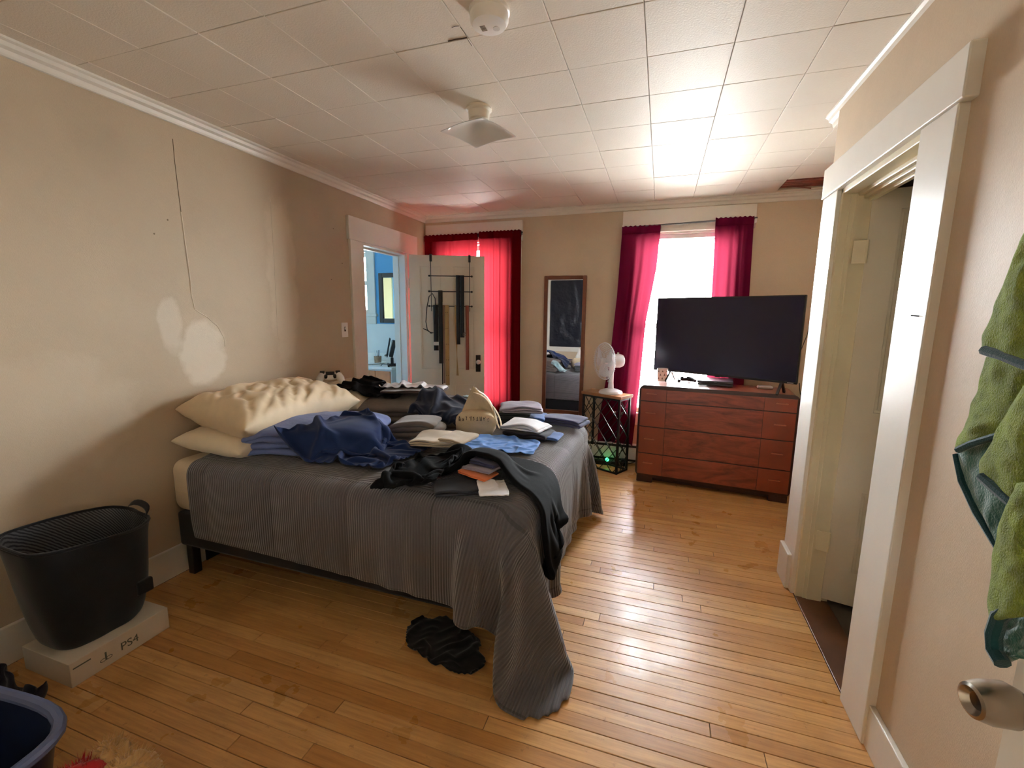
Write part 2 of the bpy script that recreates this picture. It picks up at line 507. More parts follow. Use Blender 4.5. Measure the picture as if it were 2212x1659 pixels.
# bathroom doorway (left wall)
x0, x1 = LX - .005, LX + .022
casing('trim_6', [('head_casing', x0, x1 + .006, 3.02, 4.06, D1[2], 2.165),
                  ('side_casing', x0, x1, 3.04, D1[0], 0, D1[2]), ('side_casing', x0, x1, D1[1], 4.05, 0, D1[2]),
                  ('jamb', LX - .13, LX + .01, D1[0] - .002, D1[0] + .02, 0, D1[2]), ('jamb', LX - .13, LX + .01, D1[1] - .02, D1[1] + .002, 0, D1[2]),
                  ('head_jamb', LX - .13, LX + .01, D1[0], D1[1], D1[2] - .02, D1[2] + .002),
                  ('door_stop', LX - .10, LX - .06, D1[0] + .018, D1[0] + .03, 0, D1[2] - .02), ('door_stop', LX - .10, LX - .06, D1[1] - .03, D1[1] - .018, 0, D1[2] - .02),
                  ('door_stop', LX - .10, LX - .06, D1[0] + .02, D1[1] - .02, D1[2] - .035, D1[2] - .018)], M['trim'])
# closet doorway (right wall)
x0, x1 = RX - .026, RX + .004
ct = casing('trim_7', [('head_casing', x0 - .008, x1, 1.545, CORNER, D2[2], 2.105),
                  ('side_casing', x0, x1, 1.575, D2[0], 0, D2[2]), ('side_casing', x0, x1, D2[1], CORNER, 0, D2[2])], M['trim'])
for yy in (D2[0] - .002, D2[1] - .024):
    boxobj('jamb', RX - .01, RX + .13, yy, yy + .026, 0, D2[2], M['trim_old'], ct, .003)
boxobj('head_jamb', RX - .01, RX + .13, D2[0], D2[1], D2[2] - .024, D2[2] + .002, M['trim_old'], ct, .003)
for k, (dx, dz) in enumerate(((.045, .016), (.065, .028), (.085, .040))):
    boxobj('door_stop', RX + dx, RX + dx + .02, D2[0] + .02, D2[1] - .02, D2[2] - .024 - dz, D2[2] - .02, M['trim_old'], ct, .003)
for k, (dx, dy) in enumerate(((.02, .006), (.036, .010))):
    boxobj('door_stop', RX + dx, RX + .10, D2[1] - .024 - dy, D2[1] - .02, 0, D2[2] - .03, M['trim_old'], ct, .002)
boxobj('plinth_block', RX - .045, RX, CORNER - .15, CORNER + .012, 0, .19, M['trim'], ct, .006)

# nail in the closet casing
q = MB(); p = atx(1985, 683, RX - .027); q.cyl(p, (p[0] - .02, p[1], p[2] + .002), .002, n=8)
q.build('nail', M['black_metal'], ct)

# ---- windows
def window(name, x0, x1, z0, z1, yw, rail=True, cas=.125, head=.19, panes=1):
    y0 = yw - .022
    root = empty(name, ((x0 + x1) / 2, yw, z0)); tag(root, kind='structure')
    def bx(n, a, b, c, d, e, f, mat=M['trim'], bev=.004):
        o = boxobj(n, a - root.location.x, b - root.location.x, c - yw, d - yw, e - z0, f - z0, mat, root, bev); return o
    bx('head_casing', x0 - cas - .012, x1 + cas + .012, y0 - .008, yw + .004, z1, z1 + head)
    bx('side_casing', x0 - cas, x0, y0, yw + .004, z0 - .03, z1); bx('side_casing', x1, x1 + cas, y0, yw + .004, z0 - .03, z1)
    bx('sill', x0 - cas - .02, x1 + cas + .02, y0 - .018, yw + .04, z0 - .03, z0); bx('apron', x0 - cas, x1 + cas, y0, yw + .002, z0 - .12, z0 - .03)
    bx('reveal', x0 - .001, x0 + .018, yw, yw + .15, z0, z1); bx('reveal', x1 - .018, x1 + .001, yw, yw + .15, z0, z1)
    bx('reveal', x0, x1, yw, yw + .15, z1 - .018, z1 + .001)
    zm = (z0 + z1) / 2
    for k, (a, b, yy) in enumerate(((zm - .02, z1 - .018, .095), (z0, zm + .02, .06))):
        s = .045
        bx('stile', x0 + .018, x0 + .018 + s, yw + yy, yw + yy + .03, a, b); bx('stile', x1 - .018 - s, x1 - .018, yw + yy, yw + yy + .03, a, b)
        bx('rail', x0 + .018, x1 - .018, yw + yy, yw + yy + .03, b - s, b); bx('rail', x0 + .018, x1 - .018, yw + yy, yw + yy + .03, a, a + s)
        bx('pane', x0 + .05, x1 - .05, yw + yy + .012, yw + yy + .016, a + .03, b - .03, M['glass'], 0)
    return root
win1 = window('window_1', *W1, BY)
win2 = window('window_2', *W2, BY)

# ---- bathroom beyond the left doorway
BBY, BX = 4.45, -5.0
W3 = (-3.98, -3.27, 1.40, 2.12)
wallbox('wall_bathroom_back', [(BX, W3[0], BBY, BBY + .12, 0, CZ), (W3[1], LX - .12, BBY, BBY + .12, 0, CZ), (W3[0], W3[1], BBY, BBY + .12, 0, W3[2]), (W3[0], W3[1], BBY, BBY + .12, W3[3], CZ)], M['blue'])
wallbox('wall_bathroom_side', [(BX - .1, BX, 2.2, BBY + .1, 0, CZ), (LX - .14, LX - .118, 3.9, BBY, 0, CZ), (LX - .14, LX - .118, 2.2, 3.1, 0, CZ)], M['whitewall'])
wallbox('wall_bathroom_near', [(BX, LX - .12, 2.2, 2.3, 0, CZ)], M['blue'])
wallbox('wall_bathroom_floor', [(BX, LX - .12, 2.2, BBY + .1, -.12, -.002)], M['whitewall'])
wallbox('wall_bathroom_ceiling', [(BX - .1, LX - .12, 2.2, BBY + .1, CZ, CZ + .1)], M['whitewall'])
tag(boxobj('wall_wainscot', BX, LX - .12, BBY - .012, BBY + .002, 0, 1.285, M['whitewall'], None, .003), kind='structure')
d4 = tag(boxobj('door_4', -4.99, -4.33, 2.3, 2.34, 0, 2.0, M['cream'], None, .004), kind='structure')
M['dim_tint'] = glass('dim_tint_glass', (.55, .57, .58, 1))  # glass tint added to dim the daylight entering the bathroom
win3 = window('window_3', *W3, BBY, cas=.11, head=.12)
for o_ in [c for c in bpy.data.objects if c.parent == win3 and c.name.startswith('pane')]: o_.data.materials[0] = M['dim_tint']

# ---- blacked-out window behind the camera (seen in the wall mirror)
q = MB(); q.box(-2.28, -1.42, NY - .002, NY + .022, .66, 2.2)
w4 = tag(q.build('window_4', M['trim'], None, .004), kind='structure')

# ---- fill window added out of view behind the camera, cream roller shade drawn
w5 = tag(empty('added_fill_window', ((W5[0] + W5[1]) / 2, NY, W5[2])), kind='structure')
hw, hz = (W5[1] - W5[0]) / 2, W5[3] - W5[2]
for nm, a in (('head_casing', (-hw - .12, hw + .12, 0, .022, hz, hz + .15)), ('side_casing', (-hw - .12, -hw, 0, .022, 0, hz)), ('side_casing', (hw, hw + .12, 0, .022, 0, hz)), ('sill', (-hw - .14, hw + .14, 0, .05, -.03, 0)),
              ('rail', (-hw, hw, -.08, -.05, hz / 2 - .02, hz / 2 + .02))):
    boxobj(nm, *a, M['trim'], w5, .004)
boxobj('pane', -hw, hw, -.07, -.066, 0, hz, M['glass'], w5)
def shade_mat():  # translucent cloth that softens the added window's fill light
    k = NT('fill_shade_cream'); k.n.remove(k.b)
    df = k.node('ShaderNodeBsdfDiffuse'); tl = k.node('ShaderNodeBsdfTranslucent')
    df.inputs[0].default_value = srgb(226, 212, 184); tl.inputs[0].default_value = (.185, .172, .15, 1)
    mx = k.node('ShaderNodeMixShader'); mx.inputs[0].default_value = .5
    k.link(df.outputs[0], mx.inputs[1]); k.link(tl.outputs[0], mx.inputs[2]); k.link(mx.outputs[0], k.out.inputs['Surface']); return k.m
boxobj('fill_roller_shade', -hw + .002, hw - .002, -.022, -.021, .01, hz - .002, shade_mat(), w5)

# ---- lifted wallpaper seams on the left wall, cracks between ceiling tiles
wl_ = bpy.data.objects['wall_left']
def wline(name, pts, r, mat, par, X=LX):
    q = MB(); q.tube([tuple(atx(a, b, X + .0005)) for a, b in pts], r, 5); return q.build(name, mat, par)
seam_d = plain('seam_dark', srgb(120, 104, 84), .9); seam_l = plain('seam_lifted', srgb(222, 210, 190), .8)  # dark and pale tones for the seam lines and nail holes
wline('seam', [(373, 300), (377, 345), (386, 420), (391, 458)], .0016, seam_d, wl_)
wline('seam', [(391, 458), (402, 540), (410, 600), (414, 640)], .0035, seam_l, wl_)
wline('seam', [(414, 640), (418, 655), (420, 668), (432, 676), (446, 684)], .0022, seam_l, wl_)
wline('seam', [(446, 684), (470, 705), (484, 730), (486, 748)], .0016, seam_l, wl_)
wline('seam', [(584, 430), (592, 560), (598, 680), (601, 745)], .0012, seam_l, wl_)
for (a, b) in ((333, 505), (720, 494), (716, 604), (362, 475), (739, 569)):
    p = atx(a, b, LX); q = MB(); q.cyl(p, (p[0] + .001, p[1], p[2]), .004, n=8); q.build('nail_hole', seam_d, wl_)
crk = plain('crack_dark', srgb(70, 52, 38), .9)
def cline(pts, r):
    q = MB(); q.tube([tuple(atz(a, b, CZ - .0012)) for a, b in pts], r, 5); q.build('crack', crk, ceil)
cline([(968, 89), (985, 85), (1000, 83), (1009, 81)], .0022); cline([(994, 58), (1003, 70), (1012, 88), (1019, 99)], .001); cline([(976, 60), (982, 57), (992, 56)], .0009)
# ================================================================ doors
def onplane(px, py, P0, n):
    d = _ray(px, py); P0 = np.array(P0, float); n = np.array(n, float)
    return _C + d * (((P0 - _C) @ n) / (d @ n))

def panel_door(name, w, h, th, panels, mat, loc, rz, z0=.01, m_in=None):
    """leaf along local +x from the hinge, room face at y=0, back at y=th; recessed panels (x0,x1,z0,z1)"""
    root = tag(empty(name, loc, rz), kind='structure')
    xs = sorted({0, w} | {p[0] for p in panels} | {p[1] for p in panels})
    zs = sorted({z0, h} | {p[2] for p in panels} | {p[3] for p in panels})
    b = MB()
    def inside(x, z): return any(p[0] < x < p[1] and p[2] < z < p[3] for p in panels)
    for xa, xb in zip(xs, xs[1:]):
        for za, zb in zip(zs, zs[1:]):
            if not inside((xa + xb) / 2, (za + zb) / 2): b.box(xa, xb, 0, th, za, zb)
    b.build('leaf', mat, root)
    for p in panels:
        boxobj('panel', p[0] - .002, p[1] + .002, .011, th - .011, p[2] - .002, p[3] + .002, mat, root)
        q = MB(); s = .014
        for (a, c, e, f) in ((p[0], p[1], p[2], p[2] + s), (p[0], p[1], p[3] - s, p[3]), (p[0], p[0] + s, p[2] + s, p[3] - s), (p[1] - s, p[1], p[2] + s, p[3] - s)):
            q.box(a, c, .005, .013, e, f)
        q.build('moulding', mat, root, .003)
    return root

# bathroom door, swung into the bedroom
H1 = Vector((-2.335, 3.83, 0)); A1 = math.atan2(.30, .665); W1L = .727
door1 = panel_door('door_1', W1L, 1.965, .036, [(.10, .31, .86, 1.86), (.42, .63, .86, 1.86), (.10, .31, .2, .70), (.42, .63, .2, .70)], M['door'], H1, A1)
dN = (math.sin(A1), -math.cos(A1), 0)
def d1(px, py, off=0.0):
    """photo pixel on the bathroom door -> local (x,y,z) of that door, OFF in front of it"""
    P0 = Vector(H1) + Vector(dN) * off
    p = Vector(onplane(px, py, P0, dN)) - H1
    c, s = math.cos(A1), math.sin(A1)
    return Vector((p.x * c + p.y * s, -off, p.z))
kp = d1(1033, 785)
q = MB(); q.box(kp.x - .024, kp.x + .024, -.006, 0, kp.z - .085, kp.z + .085)
q.build('knob_plate', plain('dark_bronze', srgb(42, 32, 26), .4, metal=.6), door1, .004)
q = MB(); q.cyl((kp.x, -.004, kp.z + .018), (kp.x, -.030, kp.z + .018), .010); q.sphere((kp.x, -.045, kp.z + .018), .024, sy=.75)
q.build('knob', plain('white_porcelain', srgb(222, 216, 206), .2), door1, smooth=True)
for zz in (.28, 1.65):
    q = MB(); q.cyl((-.004, -.004, zz), (-.004, -.004, zz + .09), .006); q.box(0, .03, -.002, .001, zz, zz + .09)
    q.build('hinge', M['door'], door1)

# closet door, swung into the closet
H2 = Vector((.835, 2.385, 0)); A2 = math.radians(-14)
door2 = panel_door('door_2', .63, 1.945, .036, [(.10, .29, .98, 1.86), (.36, .53, .98, 1.86), (.10, .29, .20, .60), (.36, .53, .20, .60), (.10, .29, .70, .90)][:4], M['door'], H2, A2, z0=.03)
for zz in (.28, 1.64):
    q = MB(); q.box(-.05, -.003, -.016, -.012, zz, zz + .10); q.cyl((0, -.012, zz), (0, -.012, zz + .10), .006, n=10)
    q.build('hinge', M['trim_old'], door2, .0015)

# entry door standing open beside the camera
H3 = Vector((.64, -.05, 0)); F3 = Vector((.50, .745, 0))
A3 = math.atan2(F3.y - H3.y, F3.x - H3.x)
door3 = panel_door('door_3', (F3 - H3).length, 1.98, .036, [(.12, .36, 1.0, 1.86), (.45, .69, 1.0, 1.86), (.12, .36, .2, .8), (.45, .69, .2, .8)], M['trim'], H3, A3)
# local frame: +x along the leaf away from the hinge; room side is local +y (towards -x world)
for o in children(door3): o.location.y = -.036
kz = .915; kx = (F3 - H3).length - .065
q = MB(); rp = [(.0, 0), (.033, .0), (.031, .008), (.016, .014), (.0115, .018), (.0115, .042), (.020, .050), (.027, .064), (.026, .088), (.021, .104), (.017, .106), (.0105, .098), (.0, .096)]
n = 32; rings = []
for r, t in rp:
    rings.append([q.bm.verts.new((kx + r * math.cos(2 * math.pi * k / n), t, kz + r * math.sin(2 * math.pi * k / n))) for k in range(n)])
for Aq, Bq in zip(rings, rings[1:]):
    for k in range(n): q.bm.faces.new((Aq[k], Aq[(k + 1) % n], Bq[(k + 1) % n], Bq[k]))
q.build('knob', M['chrome'], door3, smooth=True)

# ================================================================ belt rack and belts on the bathroom door
rack = tag(empty('belt_rack', H1, A1), 'black metal over-the-door rack with three bars, hung on open door', 'rack')
RO = .028                                            # bars stand this far off the door
hk = [d1(930, 556, RO), d1(1014, 558, RO)]
bars = []
for (yl, yr) in ((595, 598), (629, 631), (660, 663)):
    a, b_ = d1(927, yl, RO), d1(1019, yr, RO)
    zz = (a.z + b_.z) / 2; a.z = b_.z = zz
    bars.append((a, b_))
    q = MB(); q.cyl(a, b_, .0045, n=10); q.build('bar', M['black_metal'], rack, smooth=True)
    for e in (a, b_):
        q = MB(); q.sphere(e, .010, n=12); q.build('end_ball', M['black_metal'], rack, smooth=True)
for h_ in hk:
    q = MB(); q.bar((h_.x, -RO, 1.93), (h_.x, -RO, bars[2][0].z - .05), .006)
    q.build('upright', M['black_metal'], rack)
    q = MB(); q.box(h_.x - .011, h_.x + .011, -RO - .004, -.001, 1.905, 1.965); q.box(h_.x - .011, h_.x + .011, -RO - .004, .044, 1.966, 1.972); q.box(h_.x - .011, h_.x + .011, .038, .044, 1.93, 1.966)
    q.build('door_hook', M['black_metal'], rack)

def strap(px, ytop, ybot, w, mat, bar, name, label, back=None, cat='belt', twist=0.0, sway=0.0, ybot2=None, extras=None, lift=0.0):
    """a flat belt looped over a rack bar: long front run, shorter back run"""
    t = d1(px, ytop, RO + .01 + lift); bt = d1(px, ybot, RO + .01 + lift)
    x = t.x; zb = bars[bar][0].z
    back = zb - .10 if back is None else d1(px, back, RO).z
    yf, yb = -(RO + .010 + lift), -(RO - .010 - lift * .2)
    path = [(yb, back)] + [(yb, zb - .01)] + [(-RO + math.sin(a) * (.010 + lift) * -1, zb + math.cos(a) * .008 + .001) for a in (-1.0, -.5, 0, .5, 1.0)] + [(yf, zb - .01)]
    n = 12
    for k in range(1, n + 1): path.append((yf, zb - .01 + (bt.z - zb + .01) * k / n))
    P = np.zeros((len(path), 2, 3))
    for i, (yy, zz) in enumerate(path):
        f = max(0, (i - 8) / n)
        a = twist * f
        cx = x + sway * f * f + (d1(px, ybot, RO).x - x) * f * 0
        dx, dy = math.cos(a) * w / 2, math.sin(a) * w / 2
        P[i, 0] = (cx - dx, yy - dy, zz); P[i, 1] = (cx + dx, yy + dy, zz)
    root = tag(empty(name, H1, A1), label, cat, 'belts hanging on the door rack')
    grid_mesh('strap', P, mat, root, .0028, 0, offset=0)
    if extras: extras(root, x, yf, bt.z, w)
    return root
blk = plain('black_leather', srgb(9, 8, 9), .6, var=.3)
olv = plain('olive_webbing', srgb(40, 36, 28), .85, var=.2, bump=.2)
tan = plain('tan_canvas', srgb(176, 142, 92), .85, var=.15, bump=.2)
tan2 = plain('khaki_webbing', srgb(186, 150, 98), .85, var=.15, bump=.2)
red = plain('russet_leather', srgb(142, 66, 44), .5, var=.2)
pnk = plain('dusty_webbing', srgb(150, 116, 98), .85, var=.2)
def buckle_grey(root, x, y, z, w):
    boxobj('buckle', x - w / 2 - .003, x + w / 2 + .003, y - .005, y + .003, z + .05, z + .085, plain('steel_buckle', srgb(150, 150, 150), .3, metal=1), root, .002)
def ring(root, x, y, z, w):
    q = MB(); q.tube([(x + w * .5 + .014 * math.cos(a), y, z + .03 + .017 * math.sin(a)) for a in np.linspace(0, 2 * math.pi, 20)[:-1]], .0025, 6, True)
    q.build('ring_buckle', M['chrome'], root, smooth=True)
def eyelets(root, x, y, z, w):
    em = plain('dark_eyelet', srgb(60, 44, 28), .5, metal=.5)
    for k in range(5):
        for s in (-1, 1):
            q = MB(); q.cyl((x + s * w * .22, y - .003, z + .10 + k * .155), (x + s * w * .22, y + .001, z + .10 + k * .155), .0035, n=8)
            q.build('eyelet', em, root)
strap(941, 664, 757, .046, blk, 2, 'belt', 'short wide black belt with steel keeper, leftmost on the lowest rack bar', extras=buckle_grey, lift=.002)
strap(951, 630, 785, .040, olv, 1, 'belt', 'black and olive webbing belt hanging from the middle rack bar', twist=.35, lift=.006)
strap(958, 664, 828, .018, pnk, 2, 'belt', 'narrow faded brown strap hanging lowest beside the eyelet belt', lift=.001)
strap(954, 664, 830, .010, blk, 2, 'belt', 'thin black cord-like belt with the longest tail', lift=.014)
strap(965, 660, 832, .040, tan, 2, 'belt', 'tan canvas belt with rows of double eyelets', extras=eyelets, lift=.004)
strap(985, 661, 811, .028, tan2, 2, 'belt', 'khaki webbing belt twisted along its tail', twist=2.6, sway=.012, lift=.0)
strap(989, 597, 744, .036, blk, 0, 'belt', 'black leather belt from the top rack bar, on the left', lift=.006)
strap(998, 598, 729, .040, blk, 0, 'belt', 'black leather belt from the top rack bar, ending in a ring buckle', lift=.012, extras=ring)
strap(1009, 661, 799, .034, red, 2, 'belt', 'reddish brown leather belt at the right end of the lowest bar')
# thin looped black strap at the left end
pts = [d1(*p, RO + .016) for p in ((938, 700), (941, 670), (940, 645), (934, 634), (927, 640), (922, 665), (920, 695), (923, 712), (931, 720), (937, 719), (930, 718), (920, 712), (914, 710))]
q = MB(); q.tube(pts, .0042, 6)
tag(q.build('looped_strap', blk, None, smooth=True), 'thin black strap curled into a long loop left of the belts', 'strap', 'belts hanging on the door rack')
o = bpy.data.objects['looped_strap']; o.location = H1; o.rotation_euler = (0, 0, A1)

# light switch on the left wall
sw = tag(empty('light_switch', (LX, 2.945, 1.27)), 'ivory toggle light switch plate beside the bathroom doorway', 'switch')
boxobj('plate', 0, .006, -.037, .037, -.058, .058, M['plain_white'], sw, .003)
q = MB(); q.box(.004, .018, -.005, .005, .002, .02); q.build('toggle', M['plain_white'], sw, .002)
q = MB(); q.box(.0055, .0068, -.009, .009, -.012, .024); q.build('slot', M['black_plastic'], sw)

# ================================================================ curtains, rods, blinds
def curtain_mat(name, refl, trans, w):
    k = NT(name); v = k.coord('UV')
    k.n.remove(k.b)
    df = k.node('ShaderNodeBsdfDiffuse'); tl = k.node('ShaderNodeBsdfTranslucent')
    wv = k.noise(k.coord('UV', (260, 14, 1)), 3, 2)
    df.inputs[0].default_value = refl
    k.link(k.mix(.25, trans, k.ramp(wv, [(.35, (.5, .5, .5, 1)), (.65, (1, 1, 1, 1))]), 'MULTIPLY'), tl.inputs[0])
    mx = k.node('ShaderNodeMixShader'); mx.inputs[0].default_value = w
    k.link(df.outputs[0], mx.inputs[1]); k.link(tl.outputs[0], mx.inputs[2])
    k.link(mx.outputs[0], k.out.inputs['Surface'])
    return k.m
M['curtain'] = curtain_mat('burgundy_curtain', srgb(120, 20, 62), (.052, .0050, .0105, 1), .5)
M['curtain_red'] = curtain_mat('red_curtain', srgb(120, 10, 22), (.046, .0030, .0042, 1), .5)

def curtain(name, tl, tr, edge_l, edge_r, ztop, zbot, y, mat, label, folds, amp, seed, group):
    """panel gathered on a rod; edge_l / edge_r: functions f(0..1 from top) -> x"""
    rn = random.Random(seed); n, mm = 60, folds * 8
    ph = [rn.uniform(0, 6.28) for _ in range(4)]
    P = np.zeros((n, mm, 3))
    for i in range(n):
        f = i / (n - 1); z = ztop + (zbot - ztop) * f
        for j in range(mm):
            u = j / (mm - 1)
            x = edge_l(f) * (1 - u) + edge_r(f) * u
            a = amp * (.5 + .5 * min(1, f * 4))
            if f < .045: a *= .5 + .5 * (1 - abs(f - .022) / .022)
            w = math.sin(u * folds * 2 * math.pi + ph[0] + .6 * math.sin(f * 3 + ph[1])) + .45 * math.sin(u * folds * 1.37 * 2 * math.pi + ph[2] + f * 1.5)
            yy = y - a * w * .7 - .02 * f * math.sin(u * 3 + ph[3])
            if i == 0: z = ztop + .006 * math.sin(u * folds * 4 * math.pi + ph[1])
            P[i, j] = (x, yy, z)
    root = tag(empty(name, (P[:, :, 0].mean(), y, 0)), label, 'curtain', group)
    P[:, :, 0] -= root.location.x; P[:, :, 1] -= y
    grid_mesh('panel', P, mat, root, 0, 1)
    # sewn rod-pocket header: a second layer over the top
    k = max(3, int(n * .06))
    Hd = P[:k].copy(); Hd[:, :, 1] -= .012
    Hd2 = P[:k].copy(); Hd2[:, :, 1] += .012
    grid_mesh('rod_pocket', np.concatenate([Hd2[::-1], Hd[:]], 0), mat, root, .002, 1)
    return root
def lin(*pts):
    xs = [p[0] for p in pts]; ys = [p[1] for p in pts]
    return lambda f: float(np.interp(f, xs, ys))
G1 = 'red curtains on the corner window'
curtain('curtain', 0, 0, lin((0, -2.375), (1, -2.375)), lin((0, -1.775), (.2, -1.80), (1, -1.84)), 2.205, .16, BY - .058, M['curtain_red'], 'red curtain panel in the corner, mostly hidden behind the open door', 7, .016, 1, G1)
curtain('curtain', 0, 0, lin((0, -1.765), (.2, -1.755), (1, -1.72)), lin((0, -1.325), (1, -1.315)), 2.215, .16, BY - .058, M['curtain_red'], 'red backlit curtain panel between open door and wall mirror', 6, .018, 2, G1)
q = MB(); q.cyl((-2.38, BY - .058, 2.19), (-1.31, BY - .058, 2.19), .007, n=10)
r1 = tag(empty('curtain_rod', (-1.85, BY - .058, 2.19)), 'curtain rod of the red corner window', 'curtain rod')
o = q.build('rod', M['black_metal'], r1, loc=(-1.85, BY - .058, 2.19)); o.location = (0, 0, 0)
for x in (-2.36, -1.775, -1.33):
    boxobj('bracket', x + 1.85 - .008, x + 1.85 + .008, -.004, .03, -.02, .01, M['black_metal'], r1)
G2 = 'burgundy curtains on the television window'
curtain('curtain', 0, 0, lin((0, -.375), (.3, -.395), (.55, -.43), (.9, -.515), (1, -.52)), lin((0, -.048), (.18, -.062), (.42, -.13), (.68, -.15), (1, -.19)), 2.195, .17, BY - .058, M['curtain'], 'burgundy curtain panel hanging long behind the white fan', 4, .014, 3, G2)
curtain('curtain', 0, 0, lin((0, .385), (1, .43)), lin((0, .675), (1, .73)), 2.225, .17, BY - .058, M['curtain'], 'burgundy curtain panel behind the television', 4, .014, 4, G2)
r2 = tag(empty('curtain_rod', (.15, BY - .058, 2.195)), 'dark curtain rod across the bright window above the television', 'curtain rod')
q = MB(); q.cyl((-.53, 0, -.012), (.55, 0, .016), .007, n=10); q.build('rod', plain('grey_rod', srgb(96, 92, 92), .4, metal=.5), r2, smooth=True)
for x in (-.52, .54):
    boxobj('bracket', x - .008, x + .008, -.004, .03, -.02, .01, M['plain_white'], r2)

# venetian blind inside the window
def slat_mat():
    k = NT('white_slat'); k.n.remove(k.b)
    df = k.node('ShaderNodeBsdfDiffuse'); tl = k.node('ShaderNodeBsdfTranslucent')
    df.inputs[0].default_value = srgb(240, 240, 238); tl.inputs[0].default_value = (.8, .8, .76, 1)
    mx = k.node('ShaderNodeMixShader'); mx.inputs[0].default_value = .3
    k.link(df.outputs[0], mx.inputs[1]); k.link(tl.outputs[0], mx.inputs[2]); k.link(mx.outputs[0], k.out.inputs['Surface'])
    return k.m
M['slat'] = slat_mat()
def blind(name, x0, x1, z0, z1, y, label, pitch=.026):
    root = tag(empty(name, ((x0 + x1) / 2, y, z1)), label, 'blind')
    w = (x1 - x0) / 2
    boxobj('head_rail', -w, w, -.018, .018, -.035, 0, M['plain_white'], root, .003)
    n = int((z1 - z0 - .06) / pitch)
    Rx = Matrix.Rotation(math.radians(9), 4, 'X')
    first = None
    for k in range(n):
        if first is None:
            q = MB(); q.box(-w, w, -.0115, .0115, -.0004, .0004, Rx); o = q.build('slat', M['slat'], root); first = o
        else:
            o = first.copy(); COL.objects.link(o); o.parent = root
        o.location = (0, 0, -.05 - k * pitch)
    boxobj('bottom_rail', -w, w, -.012, .012, -(z1 - z0), -(z1 - z0) + .014, M['plain_white'], root, .002)
    for x in (-w * .7, w * .7):
        q = MB(); q.cyl((x, -.013, -.03), (x, -.013, -(z1 - z0)), .0008, n=5); q.build('cord', M['plain_white'], root)
    return root
blind('venetian_blind', W2[0] + .022, W2[1] - .022, W2[2] + .03, W2[3] - .02, BY + .035, 'white slatted blind lowered in the window behind the television')

# ================================================================ wall mirror
mz0, mz1, mx0, mx1 = .432, 1.778, -1.095, -.683
wm = tag(empty('wall_mirror', ((mx0 + mx1) / 2, BY, mz0)), 'narrow full length wall mirror in a brown wooden frame', 'mirror')
fw = .036; w2 = (mx1 - mx0) / 2; hh = mz1 - mz0
walnut = plain('reddish_brown_frame', srgb(112, 66, 46), .35, var=.2, vscale=20)
for (nm, a) in (('frame_side', (-w2, -w2 + fw, -.028, -.002, 0, hh)), ('frame_side', (w2 - fw, w2, -.028, -.002, 0, hh)),
                ('frame_rail', (-w2 + fw, w2 - fw, -.028, -.002, hh - fw, hh)), ('frame_rail', (-w2 + fw, w2 - fw, -.028, -.002, 0, fw))):
    boxobj(nm, *a, walnut, wm, .006, 3)
k = NT('mirror_glass'); k.base((.82, .84, .86, 1)); k.set(Metallic=1.0, Roughness=.015); M['mirror'] = k.m
boxobj('mirror_glass', -w2 + fw - .004, w2 - fw + .004, -.012, -.004, fw - .004, hh - fw + .004, M['mirror'], wm)

# blacked-out window covering behind the camera
rn = random.Random(5)
n, mm = 40, 30
P = np.zeros((n, mm, 3))
for i in range(n):
    for j in range(mm):
        u, f = j / (mm - 1), i / (n - 1)
        P[i, j] = (-2.20 + .70 * u, NY + .04 + .012 * mnoise.noise((u * 5, f * 7, 1)), 2.12 - 1.36 * f)
k = NT('black_vinyl'); k.base(srgb(16, 20, 34)); k.set(Roughness=.32); k.link(k.bump(k.noise(k.coord(), 14, 4), .5, .02), k.b.inputs['Normal'])
cv = grid_mesh('blackout_sheet', P, k.m, None, .002, 1)
tag(cv, 'dark blue-black sheet covering a window, seen in the wall mirror', 'sheet')

# ================================================================ dresser
def mahogany():
    k = NT('mahogany_veneer'); v = k.coord('Object')
    mp = k.node('ShaderNodeMapping'); mp.inputs['Scale'].default_value = (1.0, 1.0, 4.0); k.link(v, mp.inputs[0])
    w = k.node('ShaderNodeTexNoise', Scale=2.6, Detail=5.0, Roughness=.6, Distortion=2.2); k.link(mp.outputs[0], w.inputs['Vector'])
    g = k.noise(k.coord('Object', (3, 3, 60)), 4, 5)
    c = k.ramp(w.outputs['Fac'], [(.25, srgb(78, 30, 19)), (.45, srgb(126, 56, 38)), (.6, srgb(146, 70, 48)), (.75, srgb(112, 46, 31))])
    c = k.mix(.3, c, k.ramp(g, [(.35, (.4, .35, .3, 1)), (.65, (1, 1, 1, 1))]), 'MULTIPLY')
    k.base(c); k.set(Roughness=.30, Coat_Weight=.35, Coat_Roughness=.18)
    k.link(k.bump(g, .04, .002), k.b.inputs['Normal'])
    return k.m
M['mahog'] = mahogany()
M['mahog_plain'] = plain('mahogany_plain', srgb(130, 60, 39), .3, var=.18, vscale=5, coat=.3)
M['pull'] = plain('worn_pull', srgb(168, 98, 70), .3, var=.15)
M['mahog_dark'] = plain('mahogany_dark_edge', srgb(52, 22, 16), .4, var=.2)
DP, DQ = Vector((-.134, 3.786, 0)), Vector((1.004, 3.680, 0))
DW = (DQ - DP).length; DA = math.atan2(DQ.y - DP.y, DQ.x - DP.x); DH = .838; DD = .385
dr = tag(empty('dresser', DP, DA), 'wide reddish mahogany dresser with four drawers under the television', 'dresser')
def rrect(x0, x1, z0, z1, r, n=6):
    out = []
    for (cx, cz, a0) in ((x1 - r, z0 + r, -90), (x1 - r, z1 - r, 0), (x0 + r, z1 - r, 90), (x0 + r, z0 + r, 180)):
        for k in range(n + 1):
            a = math.radians(a0 + 90 * k / n); out.append((cx + r * math.cos(a), cz + r * math.sin(a)))
    return out
